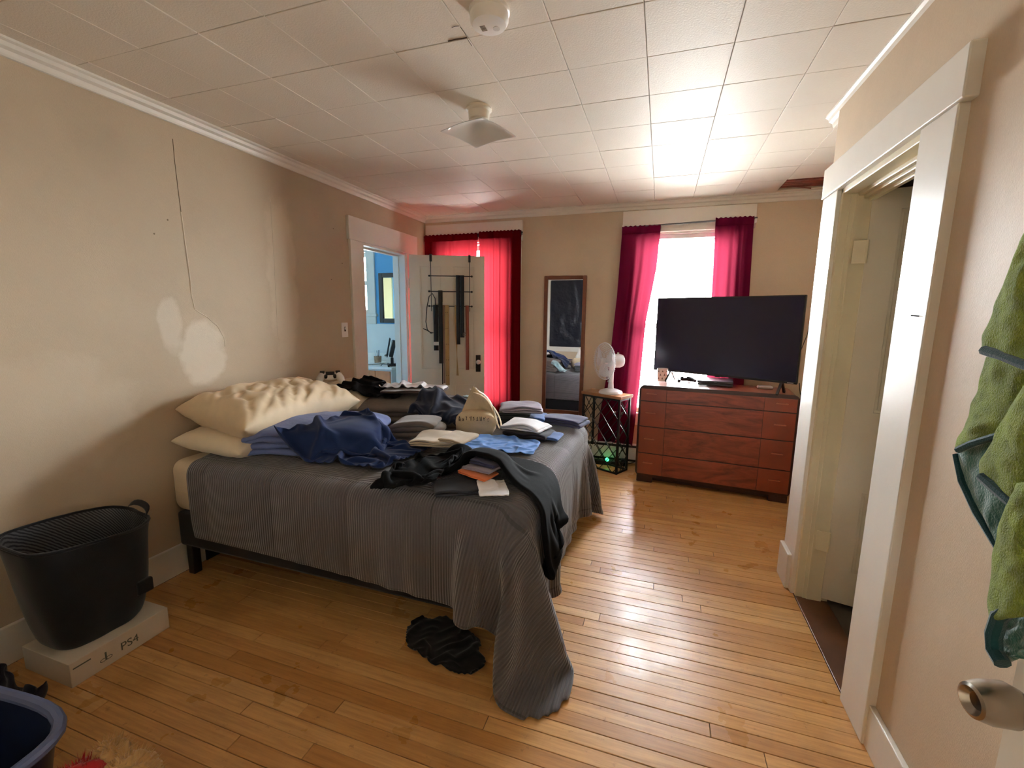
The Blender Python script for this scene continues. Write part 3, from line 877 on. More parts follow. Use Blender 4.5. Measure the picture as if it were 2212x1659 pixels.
q = MB(); q.prism(rrect(0, DW, .055, DH, .045), .0, DD, 'y'); q.build('body', M['mahog_plain'], dr, smooth=True)
q = MB(); q.prism(rrect(-.002, DW + .002, .053, DH + .002, .046), -.006, .012, 'y'); q.build('front_edge', M['mahog_dark'], dr, .003, smooth=True)
zs = [.075, .262, .492, .708, .815]
for k in range(4):
    za, zb = zs[k] + .003, zs[k + 1] - .003
    dw = boxobj('drawer', .014, DW - .014, -.010, .01, za, zb, M['mahog_dark'], dr)
    cut = [.016, DW * .19, DW * .80, DW - .016]
    for j in range(3):
        o = boxobj('veneer_panel', cut[j] + (.001 if j else 0), cut[j + 1] - .001, -.0165, -.0095, za + .001, zb - .001, M['mahog'] if j == 1 else M['mahog_plain'], dw, .0012)
    for xh in (.10, DW - .115):
        hz = (za + zb) / 2 + .012
        q = MB(); q.box(xh - .04, xh + .04, -.030, -.024, hz - .004, hz + .004); q.box(xh - .034, xh - .026, -.025, -.016, hz - .004, hz + .004); q.box(xh + .026, xh + .034, -.025, -.016, hz - .004, hz + .004)
        q.build('pull', M['pull'], dw, .0015)
for x in (.012, DW - .14):
    boxobj('foot', x, x + .128, .005, DD - .01, 0, .056, M['mahog_dark'], dr, .004)
boxobj('plinth', .13, DW - .13, .03, .05, .018, .056, M['mahog_dark'], dr, .003)

# ================================================================ television
TL, TR = Vector((-.035, 4.185, 0)), Vector((.962, 3.655, 0))
TA = math.atan2(TR.y - TL.y, TR.x - TL.x); TWd = (TR - TL).length; TZ0, TZ1 = .922, 1.562
tv = tag(empty('television', (TL.x, TL.y, DH + .002), TA), 'large flat screen television standing on the dresser, screen off', 'television')
z0, z1 = TZ0 - DH, TZ1 - DH
boxobj('housing', 0, TWd, .0, .03, z0, z1, M['black_plastic'], tv, .004)
q = MB(); q.box(.2, TWd - .2, .03, .07, z0 + .04, z0 + .38); q.build('rear_housing', M['black_plastic'], tv, .01)
k = NT('tv_screen'); k.base((.012, .009, .028, 1)); k.set(Roughness=.22); k.b.inputs['Specular IOR Level'].default_value = .5  # lens flare haze put into the base colour as a purple tint
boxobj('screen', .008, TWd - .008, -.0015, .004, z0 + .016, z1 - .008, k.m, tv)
q = MB()
for a in ((0, TWd, -.003, .012, z1 - .006, z1), (0, .005, -.003, .012, z0, z1), (TWd - .005, TWd, -.003, .012, z0, z1), (0, TWd, -.003, .012, z0, z0 + .014)): q.box(*a)
q.build('bezel', plain('dark_bezel', srgb(40, 38, 40), .3, metal=.6), tv)
boxobj('maker_badge', TWd - .06, TWd - .02, -.0045, -.002, z0 + .004, z0 + .010, plain('badge_white', srgb(200, 200, 200), .4), tv)
boxobj('sensor', TWd * .5 - .02, TWd * .5 + .02, .0, .012, z0 - .008, z0, M['black_plastic'], tv, .002)
for x in (.16, TWd - .10):
    q = MB(); q.bar((x, .015, z0 + .01), (x, -.075, .004), .016); q.bar((x, .015, z0 + .01), (x, .10, .004), .016)
    q.build('foot', M['black_plastic'], tv)
# cable rising from the set to the right
q = MB(); a = aty(1722, 815, 3.80); b_ = aty(1757, 655, BY - .012)
q.tube([(a[0], a[1], a[2]), (a[0] + .04, 4.0, a[2] + .12), (b_[0] - .03, BY - .06, b_[2] - .25), (b_[0], BY - .012, b_[2]), (b_[0] + .02, BY - .008, b_[2] + .25)], .003, 6)
tag(q.build('antenna_cable', M['black_plastic'], None, smooth=True), 'thin dark cable running up the wall beside the television', 'cable')
q = MB(); q.tube([(.99, 3.70, .93), (1.0, 3.71, .88), (1.01, 3.72, .845), (1.03, 3.78, .842), (1.05, 3.85, .80), (1.06, 3.9, .5)], .003, 6)
tag(q.build('power_cable', M['black_plastic'], None, smooth=True), 'short black cable drooping from the lower right corner of the television', 'cable')

# ---- things on the dresser
cp = atz(1430, 823, DH)
cup = tag(empty('cup', (cp[0], cp[1], DH + .002)), 'white cup printed with small grey triangle trees on the dresser', 'cup')
q = MB(); q.lathe([(.0, 0), (.040, 0), (.046, .11), (.043, .11), (.037, .006), (0, .006)], n=32); q.build('body', M['plain_white'], cup, smooth=True)
tri = plain('tree_print', srgb(112, 104, 92), .6); rn = random.Random(2)
for row in range(3):
    for kk in range(8):
        a = kk * math.pi / 4 + row * .4; z = .018 + row * .032; r = .0408 + z * .0545
        h = .020 + rn.uniform(-.003, .004); w = .17
        pts = [(r * math.cos(a - w), r * math.sin(a - w), z), (r * math.cos(a + w), r * math.sin(a + w), z), ((r + .001) * math.cos(a), (r + .001) * math.sin(a), z + h)]
        me = bpy.data.meshes.new('tree_print'); me.from_pydata([(p[0] * 1.012, p[1] * 1.012, p[2]) for p in pts], [], [(0, 1, 2)])
        mesh_obj('tree_print', me, tri, cup)

def gamepad(name, loc, rz, mat, label, accent, s=1.0, rx=0.0):
    root = tag(empty(name, loc, rz), label, 'game controller'); root.rotation_euler = (rx, 0, rz)
    q = MB()
    q.sphere((0, 0, .024 * s), .05 * s, sx=1.15, sy=.62, sz=.36, n=20)
    for sx in (-1, 1):
        q.tube([(sx * .045 * s, .008 * s, .024 * s), (sx * .062 * s, -.02 * s, .022 * s), (sx * .072 * s, -.055 * s, .015 * s)], [.025 * s, .022 * s, .014 * s], 14)
        q.sphere((sx * .072 * s, -.057 * s, .015 * s), .0145 * s, n=12)
    q.build('shell', mat, root, smooth=True)
    boxobj('touchpad', -.026 * s, .026 * s, -.006 * s, .022 * s, .038 * s, .0435 * s, accent, root, .002)
    for sx in (-1, 1):
        q = MB(); q.cyl((sx * .026 * s, -.016 * s, .03 * s), (sx * .026 * s, -.016 * s, .05 * s), .010 * s, n=14); q.build('thumbstick', accent, root, .002)
    for (dx, dy) in ((0, .009), (0, -.009), (.009, 0), (-.009, 0)):
        q = MB(); q.cyl((.048 * s + dx * s, .010 * s + dy * s, .03 * s), (.048 * s + dx * s, .010 * s + dy * s, .0445 * s), .0042 * s, n=10); q.build('button', accent, root)
        q = MB(); q.box((-.048 + dx - .0035) * s, (-.048 + dx + .0035) * s, (.010 + dy - .0035) * s, (.010 + dy + .0035) * s, .03 * s, .0445 * s); q.build('direction_key', accent, root)
    for sx in (-1, 1):
        boxobj('shoulder_button', (sx * .046 - .014) * s, (sx * .046 + .014) * s, .024 * s, .036 * s, .018 * s, .036 * s, accent, root, .003)
    return root
p = atz(1477, 824, DH)
gamepad('game_controller', (p[0], p[1] - .02, DH + .002), DA + .5, M['black_plastic'], 'black game controller lying on the dresser beside the cup', plain('dark_grey_plastic', srgb(44, 44, 48), .5))
# console: stepped black slab
p = atz(1540, 831, DH)
cs = tag(empty('game_console', (.465, 4.045, DH + .002), DA - .02), 'slim black game console lying flat under the television', 'game console')
boxobj('lower_shell', -.132, .132, -.115, .115, .004, .020, M['black_plastic'], cs, .003)
boxobj('upper_shell', -.136, .136, -.120, .120, .023, .042, plain('charcoal_plastic', srgb(34, 34, 40), .35), cs, .004)
boxobj('disc_slot', -.10, .02, -.117, -.112, .0195, .0235, M['black_plastic'], cs)
boxobj('logo_badge', -.01, .012, -.1205, -.118, .030, .036, plain('badge_grey', srgb(90, 90, 96), .4), cs)
for (x, y) in ((-.11, -.09), (.11, -.09), (-.11, .09), (.11, .09)):
    q = MB(); q.cyl((x, y, 0), (x, y, .005), .009, n=10); q.build('foot', M['black_plastic'], cs)
p = atz(1652, 840, DH)
wd = tag(empty('white_gadget', (p[0], p[1], DH + .002), DA + .1), 'small white plastic device lying on the right of the dresser', 'device')
boxobj('shell', -.055, .055, -.030, .030, 0, .022, M['plain_white'], wd, .008, 3)
boxobj('face', -.045, .045, -.022, .022, .021, .0235, plain('grey_face', srgb(196, 198, 200), .3), wd, .001)

# ================================================================ stack in the alcove right of the dresser
bx = tag(empty('storage_box', (1.30, 4.02, 0)), 'pale grey cardboard box standing in the gap right of the dresser', 'box')
card = plain('pale_grey_card', srgb(178, 174, 176), .8, var=.1)
boxobj('body', -.20, .20, -.16, .16, 0, .55, card, bx, .004); boxobj('lid', -.207, .207, -.167, .167, .50, .575, plain('grey_lid', srgb(150, 142, 144), .8), bx, .004)
rn = random.Random(8)
cols = [srgb(120, 62, 44), srgb(196, 186, 170), srgb(60, 44, 40), srgb(150, 100, 70), srgb(206, 200, 192), srgb(92, 40, 34), srgb(184, 176, 166)]
z = .577
names = ['brown hardback at the bottom of the stack beside the dresser', 'cream paperback second from the bottom of the stack beside the dresser', 'dark brown book in the middle of the stack beside the dresser',
         'tan book in the upper half of the stack beside the dresser', 'white magazine third from the top of the stack beside the dresser', 'dark red book second from the top of the stack beside the dresser', 'pale grey folder on top of the stack beside the dresser']
for i, c in enumerate(cols):
    t = rn.uniform(.022, .045)
    bk = tag(empty('book', (1.285 + rn.uniform(-.02, .02), 4.02, z), rn.uniform(-.15, .15)), names[i], 'book', 'books stacked beside the dresser')
    cm = plain('book_cover', c, .6)
    boxobj('pages', -.135, .128, -.092, .092, .003, t - .003, plain('paper', srgb(226, 218, 200), .8), bk)
    boxobj('cover', -.14, .13, -.097, .097, 0, .003, cm, bk); boxobj('cover', -.14, .13, -.097, .097, t - .003, t, cm, bk); boxobj('spine', .127, .132, -.097, .097, 0, t, cm, bk)
    z += t + .001

# ================================================================ side table with diamond lattice, and the fan
Cc, Dd, Bb = np.array([-.300, 3.872]), np.array([-.212, 4.04]), np.array([-.563, 4.205])
ctr = (Dd + Cc) / 2 + ((Bb - Dd) / 2)
TA2 = math.atan2(-.453, .891)
tb = tag(empty('side_table', (ctr[0], ctr[1], 0), TA2), 'narrow side table with wooden top and black diamond lattice wire frame', 'table')
tw, td, th = .40, .185, .71
boxobj('tabletop', -tw / 2 - .012, tw / 2 + .012, -td / 2 - .008, td / 2 + .008, th - .026, th, plain('light_brown_wood', srgb(168, 118, 78), .4, var=.25, vscale=12), tb, .003)
px_, py_ = tw / 2 - .009, td / 2 - .009
for sx in (-1, 1):
    for sy in (-1, 1):
        boxobj('leg', sx * px_ - .009, sx * px_ + .009, sy * py_ - .009, sy * py_ + .009, 0, th - .026, M['black_metal'], tb, .001)
for zz in (.009, th - .036):
    for sy in (-1, 1): boxobj('rail', -px_, px_, sy * py_ - .007, sy * py_ + .007, zz - .008, zz + .008, M['black_metal'], tb)
    for sx in (-1, 1): boxobj('rail', sx * px_ - .007, sx * px_ + .007, -py_, py_, zz - .008, zz + .008, M['black_metal'], tb)
def lattice(axis, fixed, lo, hi, zlo, zhi, pitch, slope):
    w = hi - lo; h = zhi - zlo
    for sgn in (-1, 1):
        c = -h / slope
        t = lo - h / slope
        while t < hi:
            pts = []
            # line u = t + (z - zlo)/slope
            ua, ub = t, t + h / slope
            za, zb = zlo, zhi
            if ua < lo: za = zlo + (lo - ua) * slope; ua = lo
            if ub > hi: zb = zlo + (hi - t) * slope; ub = hi
            if zb - za > .02:
                if sgn < 0: ua, ub = lo + hi - ua, lo + hi - ub
                a = (ua, fixed, za) if axis == 'x' else (fixed, ua, za)
                b2 = (ub, fixed, zb) if axis == 'x' else (fixed, ub, zb)
                q = MB(); q.bar(a, b2, .0055); q.build('lattice_rod', M['black_metal'], tb)
            t += pitch
for sy in (-1, 1): lattice('x', sy * py_, -px_, px_, .015, th - .042, .145, 1.25)
for sx in (-1, 1): lattice('y', sx * px_, -py_, py_, .015, th - .042, .145, 1.25)

fb = Vector((-.395, 4.02, th + .002))
FA = math.radians(-52)
fan = tag(empty('desk_fan', fb, FA), 'white desk fan on the lattice side table, turned towards the bed', 'fan')
wp = plain('white_fan_plastic', srgb(232, 236, 240), .35, var=.03)
q = MB(); q.lathe([(0, 0), (.105, 0), (.106, .008), (.098, .022), (.06, .036), (.034, .043), (0, .045)], n=40); q.build('base', wp, fan, smooth=True)
q = MB(); q.lathe([(.027, .035), (.022, .10), (.021, .235), (.024, .25), (0, .255)], n=20); q.build('neck', wp, fan, smooth=True)
q = MB()
for kk in range(2): q.box(-.012, .012, -.03, -.02, .10 + kk * .03, .115 + kk * .03)
q.build('speed_button', plain('grey_button', srgb(190, 194, 198), .4), fan, .002)
fz = .292; R0 = .165; yF = -.075
def ringpts(r, y, n=40): return [(r * math.cos(2 * math.pi * k / n), y, fz + r * math.sin(2 * math.pi * k / n)) for k in range(n)]
def lathe_y(prof, n=32):
    q = MB(); rings = [[q.bm.verts.new((r * math.cos(2 * math.pi * k / n), y, fz + r * math.sin(2 * math.pi * k / n))) for k in range(n)] for r, y in prof]
    for A_, B_ in zip(rings, rings[1:]):
        for k in range(n): q.bm.faces.new((A_[k], A_[(k + 1) % n], B_[(k + 1) % n], B_[k]))
    q.bm.faces.new(rings[0]); q.bm.faces.new(rings[-1][::-1])
    return q
lathe_y([(.03, -.035), (.056, -.03), (.060, .02), (.062, .075), (.055, .10), (.03, .115)]).build('motor_housing', wp, fan, smooth=True)
q = MB(); q.cyl((0, .06, fz + .055), (0, .06, fz + .075), .008, n=12); q.build('oscillation_knob', wp, fan)
def cage(y_in, y_out, name):
    q = MB(); q.tube(ringpts(R0, yF), .0035, 8, True); q.tube(ringpts(R0 * .55, yF + (y_out - yF) * .85), .002, 6, True)
    for k in range(48):
        a = 2 * math.pi * k / 48; c, s = math.cos(a), math.sin(a)
        pr = [(R0, yF), (R0 * .93, yF + (y_out - yF) * .45), (R0 * .6, yF + (y_out - yF) * .85), (.035, y_out)]
        q.tube([(r * c, y, fz + r * s) for r, y in pr], .0011, 4)
    q.build(name, wp, fan)
cage(0, -.135, 'front_grille'); cage(0, -.03, 'rear_grille')
lathe_y([(.034, -.128), (.034, -.138), (.0, -.140)][:2]).build('badge', wp, fan)
lathe_y([(.028, -.055), (.028, -.10), (.015, -.108)]).build('hub', wp, fan, smooth=True)
for kk in range(3):
    a0 = kk * 2 * math.pi / 3 + .4; n1, n2 = 8, 9
    P = np.zeros((n1, n2, 3))
    for i in range(n1):
        r = .024 + (.142 - .024) * i / (n1 - 1)
        for j in range(n2):
            t = j / (n2 - 1) - .5; a = a0 + t * (1.15 if i < n1 - 1 else .95) + .15 * i / n1
            P[i, j] = (r * math.cos(a), -.078 + t * .034, fz + r * math.sin(a))
    grid_mesh('blade', P, plain('translucent_white_blade', srgb(224, 230, 236), .3), fan, .0025, 1)
# crumbs of paper beside the fan
q = MB(); pr = [(-.16 + .022 * math.cos(a) * (1 + .3 * math.sin(3 * a)), .02 + .014 * math.sin(a)) for a in np.linspace(0, 6.28, 9)[:-1]]
q.prism(pr, 0, .018, 'z')
o = q.build('crumpled_wrapper', plain('wrapper_tan', srgb(208, 176, 140), .6), None, .004); o.location = (ctr[0], ctr[1], th + .001); o.rotation_euler = (0, 0, TA2)
tag(o, 'small crumpled tan wrapper on the left end of the side table', 'wrapper')

# baseboard heater along the back wall, power strip with a green light
ht = tag(empty('baseboard_heater', (-.66, BY - .018, 0)), 'long white baseboard heater under the mirror and window', 'heater')
boxobj('back_plate', -.62, .54, -.052, 0, .03, .195, M['plain_white'], ht, .003); boxobj('front_cover', -.62, .54, -.066, -.054, .055, .165, M['plain_white'], ht, .003)
boxobj('end_cap', -.64, -.615, -.068, 0, .0, .20, M['plain_white'], ht, .003); boxobj('end_cap', .535, .56, -.068, 0, .0, .20, M['plain_white'], ht, .003)
boxobj('slot', -.61, .53, -.056, -.05, .168, .188, M['black_plastic'], ht); boxobj('slot', -.61, .53, -.056, -.05, .032, .052, M['black_plastic'], ht)
p = aty(1312, 975, 4.12)
ps = tag(empty('power_strip', (p[0] + .03, 4.13, 0), .1), 'black power strip with a glowing green light behind the side table', 'power strip')
boxobj('housing', -.16, .16, -.025, .025, 0, .04, M['black_plastic'], ps, .004)
boxobj('plug', .04, .08, -.02, .02, .04, .075, M['black_plastic'], ps, .004); boxobj('plug', .10, .14, -.02, .02, .04, .07, M['black_plastic'], ps, .004)
q = MB(); q.sphere((-.03, -.018, .055), .018, n=14); q.build('indicator_light', emit('green_led', (.05, 1, .25, 1), 3.0), ps, smooth=True)
q = MB(); q.tube([(.16, 0, .02), (.25, -.01, .06), (.33, .0, .10), (.42, .01, .09), (.52, 0, .03)], .004, 6); q.build('cord', M['black_plastic'], ps, smooth=True)

# ================================================================ ceiling lamp and smoke detector
LP = Vector((-.905, 2.16, CZ))
lamp = tag(empty('ceiling_lamp', LP), 'square bent-glass ceiling light hanging from the tiled ceiling, unlit', 'lamp')
q = MB(); q.lathe([(0, 0), (.062, 0), (.064, -.012), (.052, -.020), (.050, -.055), (.044, -.060), (0, -.060)], n=32); q.build('canopy', plain('white_enamel', srgb(222, 212, 196), .35), lamp, smooth=True)
q = MB(); q.cyl((0, 0, -.050), (0, 0, -.062), .02, n=16); q.build('socket', M['plain_white'], lamp)
def frosted():
    k = NT('frosted_lamp_glass'); k.n.remove(k.b)
    df = k.node('ShaderNodeBsdfTranslucent'); df.inputs[0].default_value = (.80, .78, .73, 1)
    d2 = k.node('ShaderNodeBsdfDiffuse'); d2.inputs[0].default_value = (.74, .71, .66, 1)
    gl = k.node('ShaderNodeBsdfGlossy', Roughness=.12); gl.inputs[0].default_value = (.8, .8, .8, 1)
    m1 = k.node('ShaderNodeMixShader'); m1.inputs[0].default_value = .55; m2 = k.node('ShaderNodeMixShader'); m2.inputs[0].default_value = .10
    tr = k.node('ShaderNodeBsdfTransparent'); m3 = k.node('ShaderNodeMixShader'); m3.inputs[0].default_value = .05
    k.link(df.outputs[0], m1.inputs[1]); k.link(d2.outputs[0], m1.inputs[2]); k.link(m1.outputs[0], m2.inputs[1]); k.link(gl.outputs[0], m2.inputs[2])
    k.link(m2.outputs[0], m3.inputs[1]); k.link(tr.outputs[0], m3.inputs[2]); k.link(m3.outputs[0], k.out.inputs['Surface']); return k.m
n = 25; P = np.zeros((n, n, 3)); hs = .135
for i in range(n):
    for j in range(n):
        u, v = (i / (n - 1) - .5) * 2, (j / (n - 1) - .5) * 2
        r = math.hypot(u, v)
        P[i, j] = (u * hs, v * hs, -.062 - .050 * r ** 1.2 + .020 * (abs(u * v)) ** 2)
sh = grid_mesh('glass_shade', P, frosted(), lamp, .004, 1); sh.rotation_euler = (0, 0, math.radians(72))
SD = atz(1057, 22, CZ)
sd = tag(empty('smoke_detector', (SD[0], SD[1], CZ)), 'round white smoke detector on the ceiling at the top of the picture', 'smoke detector')
q = MB(); q.lathe([(0, 0), (.068, 0), (.068, -.010), (.064, -.013), (.064, -.034), (.056, -.046), (.03, -.050), (0, -.050)], n=40); q.build('body', M['plain_white'], sd, smooth=True)
q = MB()
for kk in range(5): q.box(-.030, -.012, -.012 + kk * .006, -.009 + kk * .006, -.051, -.0475)
q.build('vent', plain('vent_grey', srgb(120, 110, 100), .7), sd)
q = MB(); q.cyl((.02, .015, -.049), (.02, .015, -.0515), .012, n=20); q.build('test_button', plain('off_white_button', srgb(214, 212, 208), .4), sd)

# ================================================================ bathroom things
vx0, vx1, vy0, vy1, vz = -3.42, -2.66, 3.97, BBY - .018, .845
va = tag(empty('bathroom_vanity', ((vx0 + vx1) / 2, vy0, 0)), 'white vanity with orange wood doors through the bathroom doorway', 'vanity')
w = (vx1 - vx0) / 2; dp = vy1 - vy0
oak = plain('orange_oak', srgb(206, 132, 84), .4, var=.15, vscale=10)
boxobj('carcass', -w, w, 0, dp, .08, vz - .03, M['whitewall'], va); boxobj('toe_kick', -w + .02, w - .02, .05, dp, 0, .08, M['whitewall'], va)
boxobj('countertop', -w - .015, w + .015, -.02, dp, vz - .03, vz, M['plain_white'], va, .006); boxobj('backsplash', -w - .015, w + .015, dp - .025, dp, vz, vz + .10, M['plain_white'], va, .004)
for k in range(4):
    xa = -w + .01 + k * (2 * w - .02) / 4
    dd = boxobj('door', xa + .003, xa + (2 * w - .02) / 4 - .003, -.016, 0, .12, vz - .045, oak, va, .003)
q = MB(); q.lathe([(0, -.02), (.12, -.02), (.17, .0), (.165, .006), (.12, -.012), (0, -.014)], c=(-.05, dp * .52, vz + .012), n=28); q.build('basin', M['plain_white'], va, smooth=True)
q = MB(); q.tube([(.12, dp - .06, vz), (.12, dp - .06, vz + .07), (.10, dp - .11, vz + .10), (.09, dp - .15, vz + .085)], .011, 10); q.build('faucet', M['chrome'], va, smooth=True)
bm_ = tag(empty('bathroom_mirror', (-2.82, BBY, 1.298)), 'dark framed mirror on the blue bathroom wall', 'mirror')
dkf = plain('dark_frame', srgb(72, 66, 62), .4, var=.2); a0, a1, h_ = -.285, .285, .562; f_ = .05
for nm, a in (('frame_side', (a0, a0 + f_, -.028, 0, 0, h_)), ('frame_side', (a1 - f_, a1, -.028, 0, 0, h_)), ('frame_rail', (a0 + f_, a1 - f_, -.028, 0, 0, f_)), ('frame_rail', (a0 + f_, a1 - f_, -.028, 0, h_ - f_, h_))):
    boxobj(nm, *a, dkf, bm_, .006)
boxobj('mirror_glass', a0 + .03, a1 - .03, -.012, -.006, .03, h_ - .03, M['mirror'], bm_)
# portable work light on a stand
wl = tag(empty('work_light', (-2.735, 4.06, vz + .001), -.95), 'portable black work light on a stand on the vanity top', 'lamp')
q = MB(); q.bar((-.12, -.02, .012), (.12, -.02, .012), .018); q.bar((-.12, .07, .012), (.12, .07, .012), .018); q.bar((-.05, -.02, .012), (-.05, .07, .012), .018); q.bar((.05, -.02, .012), (.05, .07, .012), .018)
q.build('stand', M['black_metal'], wl)
q = MB(); q.bar((0, .02, .01), (0, .02, .09), .03); q.build('bracket', M['black_metal'], wl)
hd = Matrix.Translation((0, .02, .19)) @ Matrix.Rotation(-.25, 4, 'X')
q = MB(); q.box(-.07, .07, -.012, .03, -.09, .09, hd); q.build('lamp_head', M['black_plastic'], wl, .006)
q = MB(); q.box(-.06, .06, -.018, -.011, -.08, .08, hd); q.build('lens', plain('pale_lens', srgb(206, 214, 214), .25), wl)
q = MB(); q.tube([hd @ Vector(p) for p in ((-.075, -.03, -.10), (-.075, -.04, .10), (.075, -.04, .10), (.075, -.03, -.10))], .006, 8); q.build('guard', M['black_metal'], wl, smooth=True)
q = MB(); q.tube([(.03, .03, .02), (-.02, -.08, .02), (-.04, -.115, -.02), (-.045, -.118, -.18), (-.05, -.118, -.45)], .004, 6); q.build('cord', M['black_plastic'], wl, smooth=True)
tc = tag(empty('toothbrush_cup', (-2.99, 4.20, vz + .001)), 'tan cup holding toothbrushes on the vanity top', 'cup')
q = MB(); q.lathe([(0, 0), (.036, 0), (.042, .085), (.038, .085), (.033, .006), (0, .006)], n=24); q.build('cup_body', plain('tan_ceramic', srgb(168, 138, 110), .4, var=.3, vscale=30), tc, smooth=True)
for k in range(4):
    a = k * 1.7; q = MB(); q.cyl((.012 * math.cos(a), .012 * math.sin(a), .01), (.032 * math.cos(a), .032 * math.sin(a), .15), .004, n=6); q.build('toothbrush', plain('brush_%d' % k, [srgb(230, 232, 232), srgb(60, 66, 74), srgb(210, 214, 220), srgb(120, 130, 130)][k], .4), tc)
q = MB(); q.tube([(-2.63, 4.40, 1.05), (-2.655, 4.36, .98), (-2.64, 4.25, .86), (-2.60, 4.10, .80), (-2.615, 4.0, .70), (-2.62, 3.99, .45)], .005, 6)
tag(q.build('hanging_cord', M['black_plastic'], None, smooth=True), 'black cord hanging at the right end of the bathroom vanity', 'cord')
# ================================================================ cloth: a small position-based drape
def cloth(P, stretch=1.0, coll=None, steps=140, it=8, g=9.0, dt=.02, damp=.97, bend=.10, fric=.5, pin=None, seed=0, noise=.0, rest=None, hold=None):
    """P (n,m,3) start shape; rest lengths = start lengths * stretch"""
    rs = np.random.RandomState(seed)
    P = P.astype(float).copy()
    R0 = P.copy() if rest is None else rest.astype(float)
    if noise: P += rs.normal(0, noise, P.shape)
    n, m_ = P.shape[:2]
    def L(a, b): return np.linalg.norm(R0[b] - R0[a], axis=-1) * stretch
    S = slice
    cons = []
    def addc(a, b, k):
        cons.append((a, b, L(a, b), k))
    for o in (0, 1):
        e = (n - o) // 2 * 2 + o
        addc((S(o, e, 2), S(None)), (S(o + 1, e, 2), S(None)), 1.0)
        e = (m_ - o) // 2 * 2 + o
        addc((S(None), S(o, e, 2)), (S(None), S(o + 1, e, 2)), 1.0)
    for o in (0, 1):
        e = (n - o) // 2 * 2 + o
        addc((S(o, e, 2), S(0, m_ - 1)), (S(o + 1, e, 2), S(1, m_)), .35)
        addc((S(o, e, 2), S(1, m_)), (S(o + 1, e, 2), S(0, m_ - 1)), .35)
    if bend:
        for o in range(4):
            idx = [i for i in range(n - 2) if i % 4 in (o,)]
            if idx: a = np.array(idx); addc((a, S(None)), (a + 2, S(None)), bend)
            idx = [i for i in range(m_ - 2) if i % 4 in (o,)]
            if idx: a = np.array(idx); addc((S(None), a), (S(None), a + 2), bend)
    V = np.zeros_like(P)
    hold_xy = P[hold, :2].copy() if hold is not None else None
    for s in range(steps):
        V *= damp
        V[..., 2] -= g * dt
        Q = P + V * dt
        for _ in range(it):
            for a, b, l0, k in cons:
                A, B = Q[a], Q[b]
                d = B - A; l = np.linalg.norm(d, axis=-1) + 1e-9
                c = (.5 * k * (l - l0) / l)[..., None] * d
                Q[a] = A + c; Q[b] = B - c
            if pin is not None: Q[pin] = P[pin]
            if hold is not None: Q[hold, :2] = hold_xy
        if coll is not None:
            Q2, hit = coll(Q)
            mv = Q2 - P
            Q = np.where(hit[..., None], P + mv * np.array([1 - fric, 1 - fric, 1.0]), Q2)
            Q, _h = coll(Q)
        V = (Q - P) / dt
        sp = np.linalg.norm(V, axis=-1, keepdims=True)
        V *= np.minimum(1, 2.5 / (sp + 1e-9))
        P = Q
    return P

def rbox(c, h, r, t=0.0):
    c = np.array(c, float); h = np.array(h, float) - r
    def f(Q):
        d = Q - c; sg = np.sign(d); q = np.abs(d) - h
        qp = np.maximum(q, 0); ln = np.linalg.norm(qp, axis=-1)
        inn = np.max(q, axis=-1)
        dist = ln + np.minimum(inn, 0) - r - t
        ax = np.argmax(q, axis=-1)
        gi = np.eye(3)[ax]
        gr = np.where((ln > 1e-7)[..., None], qp / (ln[..., None] + 1e-9), gi) * sg
        hit = dist < 0
        return np.where(hit[..., None], Q - gr * dist[..., None], Q), hit
    return f
def ground(z):
    def f(Q):
        hit = Q[..., 2] < z
        Q = Q.copy(); Q[..., 2] = np.maximum(Q[..., 2], z)
        return Q, hit
    return f
def both(*fs):
    def f(Q):
        H = np.zeros(Q.shape[:-1], bool)
        for g_ in fs:
            Q, h = g_(Q); H |= h
        return Q, H
    return f

# height map of what already lies on the bed
HX0, HY0, HS, HNX, HNY = -2.42, 1.15, .012, 200, 185
HF = np.full((HNX, HNY), -1.0)
def hf_add(P, up=3):
    n, m_ = P.shape[:2]
    i = np.linspace(0, n - 1, n * up); j = np.linspace(0, m_ - 1, m_ * up)
    i0 = np.minimum(i.astype(int), n - 2); j0 = np.minimum(j.astype(int), m_ - 2)
    fi = (i - i0)[:, None, None]; fj = (j - j0)[None, :, None]
    Q = P[i0][:, j0] * (1 - fi) * (1 - fj) + P[i0 + 1][:, j0] * fi * (1 - fj) + P[i0][:, j0 + 1] * (1 - fi) * fj + P[i0 + 1][:, j0 + 1] * fi * fj
    a = np.clip(((Q[..., 0] - HX0) / HS).astype(int), 0, HNX - 1); b = np.clip(((Q[..., 1] - HY0) / HS).astype(int), 0, HNY - 1)
    np.maximum.at(HF, (a.ravel(), b.ravel()), Q[..., 2].ravel())
def hf_obj(o):
    dg = bpy.context.evaluated_depsgraph_get(); dg.update()
    ev = o.evaluated_get(dg); me = ev.to_mesh()
    v = np.empty(len(me.vertices) * 3); me.vertices.foreach_get('co', v); v = v.reshape(-1, 3)
    mw = np.array(o.matrix_world); v = v @ mw[:3, :3].T + mw[:3, 3]
    ev.to_mesh_clear()
    for dx in (-.006, 0, .006):
        for dy in (-.006, 0, .006):
            a = np.clip(((v[:, 0] + dx - HX0) / HS).astype(int), 0, HNX - 1); b = np.clip(((v[:, 1] + dy - HY0) / HS).astype(int), 0, HNY - 1)
            np.maximum.at(HF, (a, b), v[:, 2])
def hf_at(x, y):
    a = int(np.clip((x - HX0) / HS, 0, HNX - 1)); b = int(np.clip((y - HY0) / HS, 0, HNY - 1))
    return HF[max(0, a - 1):a + 2, max(0, b - 1):b + 2].max()
